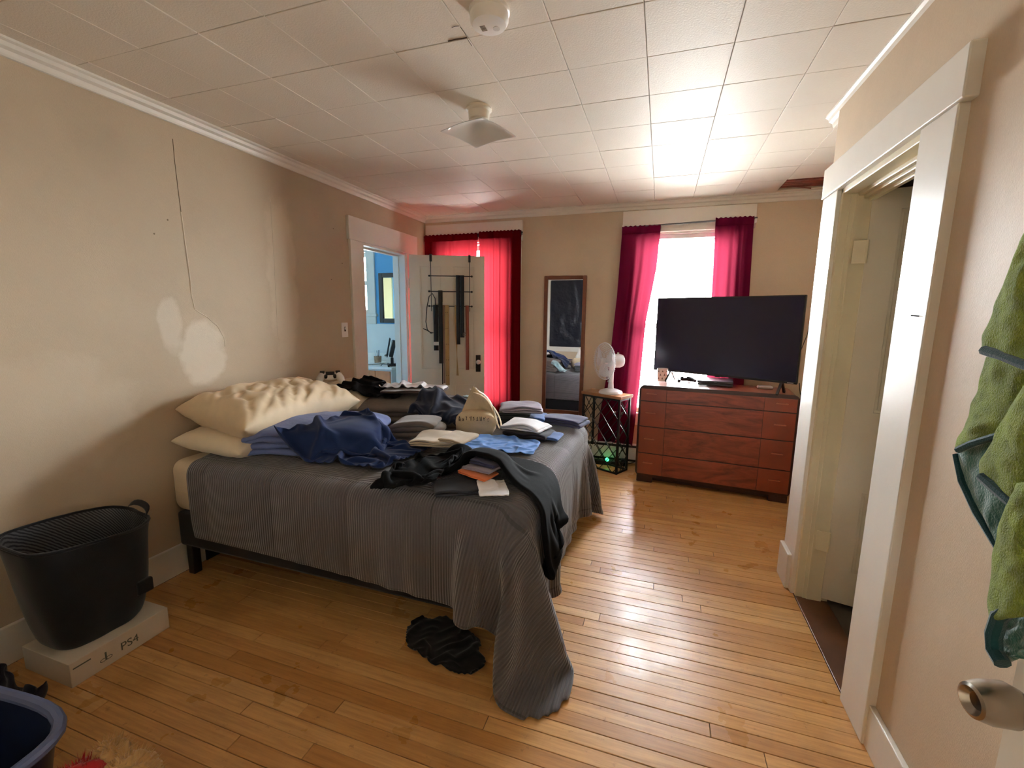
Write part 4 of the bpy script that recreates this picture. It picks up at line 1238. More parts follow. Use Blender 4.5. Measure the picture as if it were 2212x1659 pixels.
def hf_region(x0, x1, y0, y1):
    a0, a1 = int((x0 - HX0) / HS), int((x1 - HX0) / HS); b0, b1 = int((y0 - HY0) / HS), int((y1 - HY0) / HS)
    return HF[max(0, a0):a1, max(0, b0):b1]
def hf_coll(t):
    # smoothed copy so cloth slides over gaps
    F = HF.copy()
    for _ in range(2):
        G = F.copy()
        for dx, dy in ((1, 0), (-1, 0), (0, 1), (0, -1)): G = np.maximum(G, np.roll(np.roll(F, dx, 0), dy, 1))
        F = G
    for _ in range(2):
        F = (F + np.roll(F, 1, 0) + np.roll(F, -1, 0) + np.roll(F, 1, 1) + np.roll(F, -1, 1)) / 5
    def f(Q):
        u = np.clip((Q[..., 0] - HX0) / HS - .5, 0, HNX - 2.001); v = np.clip((Q[..., 1] - HY0) / HS - .5, 0, HNY - 2.001)
        a = u.astype(int); b = v.astype(int); fu = u - a; fv = v - b
        z = F[a, b] * (1 - fu) * (1 - fv) + F[a + 1, b] * fu * (1 - fv) + F[a, b + 1] * (1 - fu) * fv + F[a + 1, b + 1] * fu * fv + t
        hit = (Q[..., 2] < z) & (z > .3)
        Q = Q.copy(); Q[..., 2] = np.where(hit, z, Q[..., 2])
        return Q, hit
    return f

# ================================================================ the bed
MX0, MX1, MY0, MY1, MZ0, MZ1 = -2.385, -.45, 1.50, 3.02, .36, .645
bed = tag(empty('bed', ((MX0 + MX1) / 2, (MY0 + MY1) / 2, 0)), 'double bed with its head against the patched wall, dark base', 'bed')
bc = bed.location
darkbase = fabric('dark_box_spring', srgb(24, 23, 26))
boxobj('box_spring', MX0 - bc.x + .02, MX1 - bc.x - .02, MY0 - bc.y + .02, MY1 - bc.y - .02, .17, MZ0 - .002, darkbase, bed, .015)
for sx in (MX0 - bc.x + .06, MX1 - bc.x - .08):
    for sy in (MY0 - bc.y + .06, MY1 - bc.y - .06):
        boxobj('leg', sx - .022, sx + .022, sy - .022, sy + .022, 0, .18, M['black_plastic'], bed, .004)
q = MB(); q.box(-.02, .02, -.60, .60, .10, .72); 
hb = q.build('head_rail', M['black_metal'], bed, .004); hb.location = (MX0 - bc.x + .005, 0, -.40 + .31)
hb.scale = (.3, 1, .35)
q = MB(); q.cyl((MX1 - bc.x - .04, MY1 - bc.y - .05, 0), (MX1 - bc.x - .04, MY1 - bc.y - .05, .05), .03, n=16)
q.build('caster_cup', M['plain_white'], bed)
cream_m = fabric('cream_sheet', srgb(222, 204, 172), var=.06, bump=.15)
mat_ = tag(boxobj('mattress', MX0, MX1 - .03, MY0 + .012, MY1 - .012, MZ0, MZ1 - .004, cream_m, None, .06, 6), 'thick mattress in a cream fitted sheet showing at the head of the bed', 'mattress')
for p in mat_.data.polygons: p.use_smooth = True
q = MB(); q.tube([(MX0 + .06, MY0 + .011, MZ0 + .12), (MX1 - .09, MY0 + .011, MZ0 + .12)], .004, 6); q.build('piping', cream_m, mat_)

# comforter --------------------------------------------------------
def comforter_mat():
    k = NT('taupe_ribbed_comforter'); uv = k.coord('UV')
    sep = k.node('ShaderNodeSeparateXYZ'); k.link(uv, sep.inputs[0])
    def ribs(src, pitch):
        return k.math('SINE', k.math('MULTIPLY', src, 2 * math.pi / pitch))
    rx = ribs(sep.outputs['X'], .0125); ry = ribs(sep.outputs['Y'], .0125)
    side = k.math('GREATER_THAN', sep.outputs['Y'], .44)          # y (m) from the near hem: the drop at the near side has its ribs turned
    rib = k.math('ADD', k.math('MULTIPLY', ry, side), k.math('MULTIPLY', rx, k.math('SUBTRACT', 1.0, side)))
    seams = None
    for src, pitch, off in ((sep.outputs['X'], .42, .10), (sep.outputs['Y'], .42, .20)):
        fr = k.math('FRACT', k.math('DIVIDE', k.math('ADD', src, off), pitch))
        s_ = k.math('LESS_THAN', k.math('ABSOLUTE', k.math('SUBTRACT', fr, .5)), .010)
        seams = s_ if seams is None else k.math('MAXIMUM', seams, s_)
    c = srgb(93, 89, 91)
    col = k.ramp(k.noise(k.coord(), 3, 4), [(.3, dark(c, .86)), (.7, dark(c, 1.08))])
    col = k.mix(k.math('MULTIPLY', k.math('SUBTRACT', 1.0, k.math('ADD', k.math('MULTIPLY', rib, .5), .5)), .28), col, dark(c, .40))
    col = k.mix(k.math('MULTIPLY', seams, .6), col, dark(c, .3))
    k.base(col); k.set(Roughness=.78, Sheen_Weight=.35); k.b.inputs['Specular IOR Level'].default_value = .25
    k.link(k.bump(rib, .55, .004), k.b.inputs['Normal'])
    return k.m
M['comforter'] = comforter_mat()
NS, FS, HD, FT = .375, .30, -2.20, .51       # overhangs: near side, far side, head edge x, foot drop
nx_, ny_ = 96, 88
u = np.linspace(HD, MX1 + FT, nx_); v = np.linspace(MY0 - NS, MY1 + FS, ny_)
U, Vv = np.meshgrid(u, v, indexing='ij')
# the spread lies askew: it hangs lower towards the near foot corner
sk = np.clip((U - HD) / (u[-1] - HD), 0, 1) ** 2 * np.clip((MY0 + .25 - Vv) / .6, 0, 1)
sf = np.clip((MY0 + .9 - Vv) / 1.2, 0, 1) * np.clip((U - MX1 + .2) / .7, 0, 1)
P0 = np.stack([U + .02 * sf, Vv - .10 * sk, np.full_like(U, MZ1 + .024)], -1)
for i in range(nx_):
    for j in range(ny_):
        P0[i, j, 2] += .012 * mnoise.noise((U[i, j] * 3.1, Vv[i, j] * 3.1, 4.2)) + .006 * mnoise.noise((U[i, j] * 9, Vv[i, j] * 9, 1.2))
bedcoll = both(rbox(((MX0 + MX1) / 2, (MY0 + MY1) / 2, (MZ1 + .05) / 2), ((MX1 - MX0) / 2, (MY1 - MY0) / 2, (MZ1 - .05) / 2), .05, .02), ground(.016))
pinm = (U < MX1 - .10) & (Vv > MY0 + .10) & (Vv < MY1 - .10)
CP = cloth(P0, 1.0, bedcoll, steps=130, it=30, bend=.2, fric=.6, dt=.016, damp=.96, seed=3, noise=.001, pin=pinm)
# quilted puff between the seams
Nn = np.cross(np.gradient(CP, axis=0), np.gradient(CP, axis=1)); Nn /= np.linalg.norm(Nn, axis=-1, keepdims=True) + 1e-9
Uu = (U - HD); Vu = (Vv - v[0])
puff = np.minimum(np.abs(np.sin(np.pi * ((Uu + .10) / .42 - .5))), np.abs(np.sin(np.pi * ((Vu + .20) / .42 - .5)))) ** .5
CP2 = CP + Nn * (puff * .016 - .006)[..., None]
CP2[..., 2] = np.maximum(CP2[..., 2], .012)
# rounded corners
rc_ = .20; uc, vc = (u[:-1] + u[1:]) / 2, (v[:-1] + v[1:]) / 2
UC, VC = np.meshgrid(uc, vc, indexing='ij')
du = np.maximum(UC - (u[-1] - rc_), 0); dv = np.maximum(np.maximum(VC - (v[-1] - rc_), (v[0] + rc_) - VC), 0)
cmask = np.hypot(du, dv) < rc_
cf = grid_mesh('comforter', CP2, M['comforter'], None, .014, 1, mask=cmask, uvscale=(u[-1] - u[0], v[-1] - v[0]))
tag(cf, 'taupe grey ribbed comforter spread over the bed, one corner touching the floor', 'comforter')
hf_add(CP2)
# ================================================================ things lying on the bed
def place_grid(c, ang, w, h, n, m_, z):
    """flat start grid centred on c (x,y), long side w along ang"""
    a = np.linspace(-w / 2, w / 2, n); b = np.linspace(-h / 2, h / 2, m_)
    A, B = np.meshgrid(a, b, indexing='ij')
    return np.stack([c[0] + A * math.cos(ang) - B * math.sin(ang), c[1] + A * math.sin(ang) + B * math.cos(ang), np.full_like(A, z)], -1)

def quad_grid(corners, n, m_, z):
    """corners: 4 (x,y) in order 00,10,11,01"""
    c = [np.array(q[:2], float) for q in corners]
    s = np.linspace(0, 1, n)[:, None, None]; t = np.linspace(0, 1, m_)[None, :, None]
    X = c[0] * (1 - s) * (1 - t) + c[1] * s * (1 - t) + c[2] * s * t + c[3] * (1 - s) * t
    return np.concatenate([X, np.full(X.shape[:2] + (1,), z)], -1)

def path_grid(pts, width, n, m_, z):
    """strip following a centre line"""
    pts = np.array(pts, float); d = np.r_[0, np.cumsum(np.linalg.norm(np.diff(pts, axis=0), axis=1))]
    s = np.linspace(0, d[-1], n)
    c = np.stack([np.interp(s, d, pts[:, 0]), np.interp(s, d, pts[:, 1])], -1)
    for _ in range(3): c[1:-1] = (c[:-2] + 2 * c[1:-1] + c[2:]) / 4
    t = np.gradient(c, axis=0); t /= np.linalg.norm(t, axis=1, keepdims=True); nn = np.stack([-t[:, 1], t[:, 0]], -1)
    w = np.interp(s / d[-1], np.linspace(0, 1, len(width)), width) if hasattr(width, '__len__') else np.full(n, width)
    o = np.linspace(-.5, .5, m_)
    X = c[:, None] + nn[:, None] * (o[None, :, None] * w[:, None, None])
    return np.concatenate([X, np.full(X.shape[:2] + (1,), z)], -1)

def garment(name, P, mat, label, cat, squeeze=1.25, thick=.005, rough=.02, t=.008, steps=110, it=10, seed=1, bend=.06, group=None, hump=0.0, extra=None, freq=9, mask=None, g=6.0, up=None, hold=True):
    """let a sheet fall, crumpling because it is bigger than the patch it starts on"""
    rs = np.random.RandomState(seed); rest = P.copy()
    Q = P.copy(); o = rs.uniform(0, 50)
    n, m_ = Q.shape[:2]
    base = hf_coll(0.0)
    tmp = Q.copy(); tmp[..., 2] = -.9
    tmp[..., 2] = .31; zz, _ = base(tmp)
    z0 = np.maximum(zz[..., 2], MZ1)
    if hump:
        uu = np.linspace(-1, 1, n)[:, None]; vv = np.linspace(-1, 1, m_)[None]
        hm = hump * np.clip(1 - uu ** 2, 0, 1) * np.clip(1 - vv ** 2, 0, 1)
    else: hm = 0
    nz = np.array([[mnoise.noise((Q[i, j, 0] * freq + o, Q[i, j, 1] * freq, o)) + .5 * mnoise.noise((Q[i, j, 0] * freq * 2.3, Q[i, j, 1] * freq * 2.3 + o, o)) for j in range(m_)] for i in range(n)])
    Q[..., 2] = z0 + .02 + rough * (nz + 1) + hm
    cl = [hf_coll(t), rbox(((MX0 + MX1) / 2, (MY0 + MY1) / 2, (MZ1 + .05) / 2), ((MX1 - MX0) / 2, (MY1 - MY0) / 2, (MZ1 - .05) / 2), .06, .052), ground(.01)]
    if extra: cl.append(extra)
    hm_ = np.zeros((n, m_), bool)
    if hold: hm_[0, ::2] = hm_[-1, ::2] = True; hm_[::2, 0] = hm_[::2, -1] = True
    R = cloth(Q, squeeze, both(*cl), hold=hm_ if hold else None, steps=steps, it=it, g=g, dt=.014, damp=.95, bend=bend, fric=.75, seed=seed, noise=.0006, rest=rest)
    o = grid_mesh(name, R, mat, None, thick, 1, mask=mask, offset=-1 if up is None else up)
    tag(o, label, cat, group)
    hf_add(R + np.array([0, 0, .002]))
    return o

def k_side(x): return 1.5 if x > 0 else 7.5

def folded(name, c, ang, L, Wd, layers, t, mat, label, cat, seed=0, group=None, z=None, wob=.006, inset=.0, parts=None, sag=.0):
    """cloth folded back and forth: serpentine cross-section along its length, swept across the width"""
    rs = random.Random(seed); path = []
    for k in range(layers):
        zc = t * (k + .5); l = L / 2 - inset * k - rs.uniform(0, .008)
        xs = np.linspace(-l, l, 14)
        if k % 2: xs = xs[::-1]
        for x in xs: path.append((x, zc))
        if k < layers - 1:
            sx = 1 if k % 2 == 0 else -1
            for a in (-.25, .0, .25): path.append((sx * (l + t * .5 * math.cos(a * math.pi)), t * (k + 1) + t * .5 * math.sin(a * math.pi)))
    m_ = 14; P = np.zeros((len(path), m_, 3)); o = rs.uniform(0, 40)
    zb = z if z is not None else None
    if zb is None:
        ca, sa = math.cos(ang), math.sin(ang); vals = [hf_at(c[0] + x * ca - y_ * sa, c[1] + x * sa + y_ * ca) for x in np.linspace(-L / 2, L / 2, 7) for y_ in np.linspace(-Wd / 2, Wd / 2, 5)]
        zb = float(np.percentile(vals, 80)) + .004
    for i, (x, zz) in enumerate(path):
        for j in range(m_):
            y_ = (j / (m_ - 1) - .5) * Wd * (1 + .10 * mnoise.noise((i * .13, o, 3)) + .05 * mnoise.noise((i * .5, o, 8))) + .10 * Wd * mnoise.noise((x * 6, o, 5)) * (j / (m_ - 1) - .5)
            nz = 1.6 * mnoise.noise((x * 8 + o, y_ * 8, zz * 30))
            nz2 = 1.5 * mnoise.noise((x * 20 + o, y_ * 20, zz * 9))
            edge = 1 - (2 * abs(x) / L) ** 4 * .25
            P[i, j] = (x + .4 * wob * nz2 + .10 * L * mnoise.noise((y_ * 5, o, k_side(x))) * abs(x) / L, y_ + wob * nz, zz * edge + wob * (nz * .8 + nz2 * .4) * (zz / (t * layers)) - sag * (2 * y_ / Wd) ** 2 * zz / (t * layers))
    root = grid_mesh(name, P, mat, None, t * .86, 1, offset=0)
    root.location = (c[0], c[1], zb); root.rotation_euler = (0, 0, ang)
    tag(root, label, cat, group)
    if parts: parts(root)
    hf_obj(root)
    return root

def pillow(name, loc, size, rot, mat, label, seed, wr=.010, group=None):
    n, m_ = 40, 48; rs = random.Random(seed); o = rs.uniform(0, 30)
    verts = []; faces = []
    def surf(sign):
        G = np.zeros((n, m_, 3))
        for i in range(n):
            for j in range(m_):
                a, b = (i / (n - 1) - .5) * 2, (j / (m_ - 1) - .5) * 2
                pin_ = 1 - .10 * (1 - abs(b)) * abs(a) ** 6 * 0 
                x = a * (1 - .07 * (1 - a * a) * 0 - .06 * (1 - abs(b) ** 2) * abs(a) ** 3); y = b * (1 - .05 * (1 - abs(a) ** 2) * abs(b) ** 3)
                h = ((1 - a ** 4) * (1 - b ** 4)) ** .52
                w = mnoise.noise((a * 2.2 + o, b * 5.5, sign * 2)) + .6 * mnoise.noise((a * 4.5 + o, b * 11 + a * 3, sign * 5))
                ridge = abs(mnoise.noise((a * 1.1 + o * 2, b * 4.5 + a * 2.2 + .5 * mnoise.noise((a * 3, b * 3, 7)), 9)))
                G[i, j] = (x * size[0] / 2, y * size[1] / 2, sign * size[2] / 2 * h + sign * wr * h * (.5 * w - 2.2 * (1 - ridge) ** 9))
        return G
    A, B = surf(1), surf(-1)
    me = bpy.data.meshes.new(name)
    V_ = np.concatenate([A.reshape(-1, 3), B.reshape(-1, 3)]).tolist(); N_ = n * m_
    for i in range(n - 1):
        for j in range(m_ - 1):
            q_ = (i * m_ + j, (i + 1) * m_ + j, (i + 1) * m_ + j + 1, i * m_ + j + 1)
            faces.append(q_); faces.append(tuple(N_ + k for k in q_[::-1]))
    me.from_pydata(V_, [], faces)
    bm = bmesh.new(); bm.from_mesh(me); bmesh.ops.remove_doubles(bm, verts=bm.verts, dist=.0015); bmesh.ops.recalc_face_normals(bm, faces=bm.faces); bm.to_mesh(me); bm.free()
    ob = mesh_obj(name, me, mat, None, True)
    s = ob.modifiers.new('smooth', 'SUBSURF'); s.levels = 1; s.render_levels = 1
    ob.location = loc; ob.rotation_euler = rot
    tag(ob, label, 'pillow', group); hf_obj(ob)
    return ob

GP = 'pillows against the wall'
satin = fabric('cream_satin', srgb(218, 198, 166), var=.08, rough=.55, bump=.06, sheen=.1)
linen = fabric('ivory_cotton', srgb(224, 210, 182), var=.05, bump=.15)
pillow('pillow', (-2.15, 1.88, .725), (.46, .70, .15), (0, .06, .03), linen, 'flat ivory pillow lying underneath the rumpled cream pillow', 1, .004, GP)
pillow('pillow', (-2.11, 1.98, .865), (.52, .84, .25), (0, .12, -.05), satin, 'large rumpled cream pillow at the near side of the bed head', 4, .014, GP)
pillow('pillow', (-2.13, 2.70, .80), (.48, .66, .20), (0, .10, .06), linen, 'ivory pillow at the far side with remote and controller on it', 3, .006, GP)

# folded slate-blue quilt, near the pillows
def quilt_mat(name, c, pitch=.16, sh=.12):
    k = NT(name); v = k.coord('UV'); ob = k.coord('Object')
    k.base(k.ramp(k.noise(ob, 7, 4), [(.3, dark(c, .8)), (.7, dark(c, 1.1))]))
    k.set(Roughness=.7, Sheen_Weight=sh); k.b.inputs['Specular IOR Level'].default_value = .3
    w = k.noise(ob, 16, 4, .6)
    k.link(k.bump(w, .35, .02, k.bump(k.noise(ob, 300, 2), .15, .002)), k.b.inputs['Normal'])
    return k.m
M['slate'] = quilt_mat('slate_blue_quilt', srgb(104, 118, 164))
cA = atz(650, 935, .79)
folded('folded_quilt', (-1.76, 1.93), math.radians(22), .62, .50, 4, .038, M['slate'], 'slate blue quilted blanket folded in layers in front of the pillows', 'blanket', 4, wob=.016, sag=.03, z=.685)

# big puffy taupe duvet bundled at the far side
M['duvet'] = quilt_mat('taupe_puffy_duvet', srgb(106, 97, 90))
folded('bundled_duvet', (-1.60, 2.67), math.radians(12), .74, .46, 3, .052, M['duvet'], 'puffy taupe duvet bundled at the far side of the bed', 'duvet', 9, wob=.022, sag=.06, z=.685)

navy = fabric('navy_fleece', srgb(26, 44, 86), var=.2, bump=.3, sheen=.12)
garment('navy_throw', quad_grid([(-1.74, 1.60), (-1.18, 1.66), (-1.12, 2.05), (-1.62, 2.06)], 44, 34, .8), navy, 'crumpled navy blue fleece throw in front of the folded quilt', 'throw', 1.42, .007, .07, .010, 120, 10, 5, .05, hump=.08, freq=6)
blackw = fabric('black_knit', srgb(7, 7, 8), var=.25, bump=.4, sheen=.0)
garment('black_jacket', quad_grid([(-2.10, 2.42), (-1.66, 2.56), (-1.74, 2.86), (-2.12, 2.80)], 34, 28, .95), blackw, 'black jacket crumpled over the far pillow and the duvet', 'jacket', 1.35, .007, .05, .010, 110, 10, 6, .05, hump=.06)
whitew = fabric('white_cotton', srgb(224, 224, 228), var=.08, bump=.25, sheen=.1)
brownw = fabric('brown_jersey', srgb(84, 68, 60), var=.2)
folded('brown_shirt', (-1.62, 2.66), math.radians(14), .40, .22, 2, .010, brownw, 'brown shirt folded flat on top of the puffy duvet', 'shirt', 3, wob=.006)
garment('white_shirt', quad_grid([(-1.84, 2.58), (-1.40, 2.70), (-1.44, 2.86), (-1.84, 2.78)], 30, 18, 1.0), whitew, 'white shirt crumpled on top of the puffy duvet', 'shirt', 1.35, .005, .025, .008, 90, 10, 7, .05, freq=12)
jeans = fabric('dark_navy_denim', srgb(26, 32, 52), var=.25, bump=.3)
garment('dark_trousers', quad_grid([(-1.52, 2.42), (-1.16, 2.46), (-1.14, 2.80), (-1.50, 2.62)], 28, 26, .85), jeans, 'dark navy trousers heaped between the duvet and the canvas bag', 'trousers', 1.38, .006, .06, .010, 100, 10, 8, .05, hump=.10)
tealw = fabric('teal_print', srgb(90, 150, 164), var=.5, c2=srgb(196, 220, 224))
garment('teal_cloth', quad_grid([(-1.32, 2.84), (-1.12, 2.88), (-1.12, 3.0), (-1.32, 2.98)], 18, 14, .85), tealw, 'small teal patterned cloth behind the canvas bag', 'cloth', 1.3, .004, .05, .008, 80, 10, 9, .05, hump=.06)
taupe_t = fabric('taupe_terry', srgb(112, 102, 96), var=.12, bump=.7, bscale=260, sheen=.4)
folded('folded_towel', (-1.36, 2.29), math.radians(16), .26, .20, 3, .033, taupe_t, 'thick taupe towel folded in three on the middle of the bed', 'towel', 5, wob=.006)

# canvas tote bag ---------------------------------------------------
can = fabric('natural_canvas', srgb(198, 178, 146), var=.10, bump=.5, bscale=240, sheen=.1)
canw = fabric('white_canvas', srgb(226, 222, 212), var=.06, bump=.4, bscale=240, sheen=.1)
tz = hf_at(-1.03, 2.38)
bag = tag(empty('tote_bag', (-1.035, 2.42, tz + .004), math.radians(18)), 'natural canvas tote bag with dark lettering slumped on the bed', 'bag')
def blob(name, c, s, mat, parent, seed, pw=2.6, wr=.012, flat=.3, fn=None):
    bm = bmesh.new(); bmesh.ops.create_uvsphere(bm, u_segments=40, v_segments=24, radius=1)
    o = seed * 7.3
    for v in bm.verts:
        d = v.co.normalized(); k = (abs(d.x) ** pw + abs(d.y) ** pw + abs(d.z) ** pw) ** (-1 / pw)
        w = mnoise.noise((d.x * 2.4 + o, d.y * 2.4, d.z * 2.4)) + .5 * mnoise.noise((d.x * 6 + o, d.y * 6, d.z * 6))
        p = Vector((d.x * k * s[0], d.y * k * s[1], d.z * k * s[2])) + d * wr * w
        if p.z < -s[2] * flat: p.z = -s[2] * flat + (p.z + s[2] * flat) * .05
        if fn: p = fn(p)
        v.co = p + Vector(c)
    me = bpy.data.meshes.new(name); bm.to_mesh(me); bm.free()
    return mesh_obj(name, me, mat, parent, True)
blob('bag_body', (0, 0, .075), (.125, .10, .088), can, bag, 3, 2.4, .010, .8)
rl = random.Random(4); inkm = plain('brown_lettering', srgb(58, 40, 32), .8)
def on_bag(x, z):
    k_ = 1 - abs(x / .125) ** 2.4 - abs((z - .075) / .088) ** 2.4
    return Vector((x, -.10 * max(k_, .02) ** (1 / 2.4) - .012, z))
q = MB()
for kk in range(9):
    x0 = -.095 + kk * .021; z0 = .118 - .0015 * (kk - 4) ** 2 * .35
    for st in range(3):
        a_ = (x0 + rl.uniform(0, .013), z0 + rl.choice((0, .018))); b2 = (x0 + rl.uniform(0, .013), z0 + rl.choice((0, .009, .018)) + .003)
        q.tube([on_bag(*a_), on_bag((a_[0] + b2[0]) / 2, (a_[1] + b2[1]) / 2), on_bag(*b2)], .0019, 5)
o_ = q.build('printed_lettering', inkm, bag); o_['kind'] = 'stuff'
# empty upper part of the bag standing up and leaning over
n, m_ = 22, 20; P = np.zeros((n, m_, 3))
for i in range(n):
    for j in range(m_):
        f, t = i / (n - 1), j / (m_ - 1)
        w = .112 * (1 - .30 * f); x = (t - .5) * 2 * w
        topz = .155 + f * (.155 * (1 - .75 * t)) 
        P[i, j] = (x + .01 + .05 * f * (1 - t), -.012 + .03 * math.sin(t * 3.1) * (1 - f * .3) + .012 * mnoise.noise((f * 4, t * 4, 2)), topz - .04 * (1 - f) )
grid_mesh('bag_front', P, can, bag, .003, 1)
Pb = P.copy(); Pb[..., 1] += .034; Pb[..., 2] -= .012; Pb[..., 0] += .012
grid_mesh('bag_rear', Pb, canw, bag, .003, 1)
def band(name, pts, w, mat, parent, up=(0, 1, 0)):
    pts = [Vector(p) for p in pts]; up = Vector(up); P_ = np.zeros((len(pts), 2, 3))
    for i, p in enumerate(pts):
        P_[i, 0] = p - up * w / 2; P_[i, 1] = p + up * w / 2
    return grid_mesh(name, P_, mat, parent, .003, 1, offset=0)
band('handle', [(-.02, -.016, .27), (.03, -.02, .262), (.075, -.024, .225), (.105, -.028, .175), (.125, -.03, .11), (.140, -.03, .06), (.150, -.03, .048), (.158, -.03, .065), (.150, -.03, .115), (.12, -.02, .165), (.10, -.01, .19)], .024, can, bag, (.35, .93, 0))
band('handle', [(-.05, .02, .285), (.02, .02, .275), (.07, .022, .235), (.10, .022, .18), (.118, .022, .12), (.122, .022, .07)], .024, canw, bag, (.35, .93, 0))

# folded clothes at the far foot of the bed
GF = 'folded clothes at the foot of the bed'
lav = fabric('lavender_grey_knit', srgb(140, 132, 146), var=.15)
char = fabric('charcoal_jersey', srgb(44, 44, 48), var=.2); blk2 = fabric('black_jersey', srgb(22, 22, 25), var=.2)
bluej = fabric('mid_blue_denim', srgb(70, 100, 156), var=.25); nav2 = fabric('navy_jersey', srgb(58, 60, 92), var=.15)
sx_, sy_ = -.88, 2.78
folded('folded_tee', (sx_, sy_), .2, .26, .24, 2, .011, blk2, 'black folded t-shirt at the bottom of the stack beside the canvas bag', 'shirt', 11, GF, z=0.690)
folded('folded_tee', (sx_ - .005, sy_ + .005), .25, .25, .23, 2, .012, char, 'charcoal folded t-shirt, second in the stack beside the canvas bag', 'shirt', 12, GF, z=0.714)
folded('folded_tee', (sx_ + .10, sy_ + .03), .15, .16, .2, 2, .012, bluej, 'blue folded denim in the stack beside the canvas bag', 'shirt', 13, GF, z=0.714)
folded('folded_tee', (sx_ - .03, sy_ + .01), .2, .22, .22, 2, .011, blk2, 'upper black folded t-shirt in the stack beside the canvas bag', 'shirt', 14, GF, z=0.740)
folded('folded_sweater', (sx_ + .015, sy_ + .03), .3, .27, .24, 3, .014, lav, 'lavender grey sweater folded on top of the stack beside the canvas bag', 'sweater', 15, GF, wob=.012, z=0.764)
folded('folded_trousers', (-.585, 2.83), math.radians(-12), .29, .16, 3, .016, nav2, 'navy blue trousers folded at the far foot corner of the bed', 'trousers', 16, GF, z=0.690)
folded('folded_trousers', (-.72, 2.48), math.radians(-8), .27, .18, 2, .017, fabric('ink_jersey', srgb(34, 32, 46), var=.2), 'ink black trousers folded underneath the white folded t-shirt', 'trousers', 17, GF, z=0.690)
folded('folded_shirt', (-.60, 2.47), math.radians(-4), .15, .13, 2, .011, bluej, 'light blue shirt tucked underneath the white folded t-shirt', 'shirt', 18, GF, z=0.690)
folded('folded_tee', (-.735, 2.49), math.radians(-10), .26, .17, 3, .013, whitew, 'white t-shirt folded on the ink black trousers near the foot', 'shirt', 19, GF, wob=.012, z=0.726)

blueshirt = fabric('cornflower_cotton', srgb(104, 152, 222), var=.14, bump=.25)
garment('blue_shirt', quad_grid([(-.98, 2.04), (-.58, 2.10), (-.60, 2.32), (-.96, 2.36)], 30, 22, .8), blueshirt, 'cornflower blue shirt spread near the foot of the bed', 'shirt', 1.16, .004, .012, .007, 100, 10, 12, .05, freq=10)
beige = fabric('beige_cotton', srgb(196, 182, 160), var=.10)
folded('beige_undershirt', (-1.10, 2.06), math.radians(12), .26, .20, 3, .012, beige, 'beige undershirt folded beside the bottom of the canvas bag', 'shirt', 21, wob=.010)
folded('beige_shorts', (-.965, 2.03), math.radians(-8), .15, .17, 2, .013, fabric('sand_cotton', srgb(178, 162, 138), var=.12), 'sand coloured shorts folded between undershirt and blue shirt', 'shorts', 22, wob=.008)

# small stack under the black trousers near the near-foot corner
folded('grey_tee', (-.76, 1.605), math.radians(35), .22, .16, 2, .012, fabric('slate_jersey', srgb(50, 52, 58), var=.2, sheen=.05), 'dark slate t-shirt lying under the white shirt near the foot', 'shirt', 31, wob=.01)
garment('white_undershirt', quad_grid([(-.70, 1.64), (-.64, 1.53), (-.53, 1.57), (-.60, 1.71)], 20, 20, .75), whitew, 'white undershirt sticking out beneath the long black trousers', 'shirt', 1.12, .006, .010, .008, 80, 10, 32, .06, freq=16)
folded('orange_tee', (-.72, 1.70), math.radians(-16), .17, .10, 2, .007, fabric('orange_jersey', srgb(206, 112, 62), var=.12), 'orange t-shirt edge in the small stack beneath the black trousers', 'shirt', 33, z=.712)
folded('lilac_tee', (-.715, 1.735), math.radians(-14), .15, .10, 2, .007, lav, 'lilac grey t-shirt above the orange one beneath the black trousers', 'shirt', 34, z=.728)
folded('navy_tee', (-.705, 1.765), math.radians(-12), .14, .10, 2, .008, nav2, 'navy t-shirt topmost in the small stack beneath the black trousers', 'shirt', 35, z=.744)

garment('black_trousers', path_grid([(-1.0, 1.74), (-.90, 1.84), (-.78, 1.885), (-.66, 1.87), (-.56, 1.82), (-.46, 1.76), (-.34, 1.71), (-.08, 1.62)], [.16, .24, .28, .29, .28, .26, .24, .22], 60, 20, .85), fabric('black_fleece', srgb(7, 7, 9), var=.25, bump=.3, sheen=.0), 'long black sweatpants draped over the near foot corner of the bed', 'trousers', 1.05, .024, .03, .020, 150, 16, 14, .08, freq=9, hold=False, up=0)
garment('black_hoodie', quad_grid([(-1.12, 1.49), (-.86, 1.55), (-.86, 1.84), (-1.08, 1.82)], 30, 30, .85), blackw, 'black hoodie heaped at the near edge of the bed', 'hoodie', 1.42, .014, .05, .014, 110, 10, 15, .08, hump=.09, up=0)

# remote and white controller on the far pillow
p = atz(676, 829, .90); zz = hf_at(-2.31, 2.44)
rm = tag(empty('remote_control', (-2.31, 2.44, zz + .012), .6), 'small dark remote control lying between the two pillows', 'remote control'); rm.rotation_euler = (.1, .25, 1.0)
boxobj('shell', -.02, .02, -.045, .045, 0, .014, plain('brown_plastic', srgb(58, 46, 42), .4), rm, .006, 3)
q = MB(); q.tube([(.009 * math.cos(a), .012 + .009 * math.sin(a), .0145) for a in np.linspace(0, 6.28, 16)[:-1]], .0016, 6, True); q.build('dial', plain('tan_print', srgb(150, 130, 116), .5), rm)
zz = hf_at(-2.22, 2.55)
gamepad('game_controller', (-2.22, 2.55, zz + .004), 2.4, plain('white_controller', srgb(216, 214, 208), .4), 'white game controller resting on the far pillow', M['black_plastic'], 1.12, 0)
gc_ = bpy.data.objects['game_controller.001']; gc_.location.z += .028
gc_.rotation_euler = (Matrix.Rotation(.75, 3, Vector((.75, .66, 0)).normalized()) @ Matrix.Rotation(.72, 3, 'Z')).to_euler()
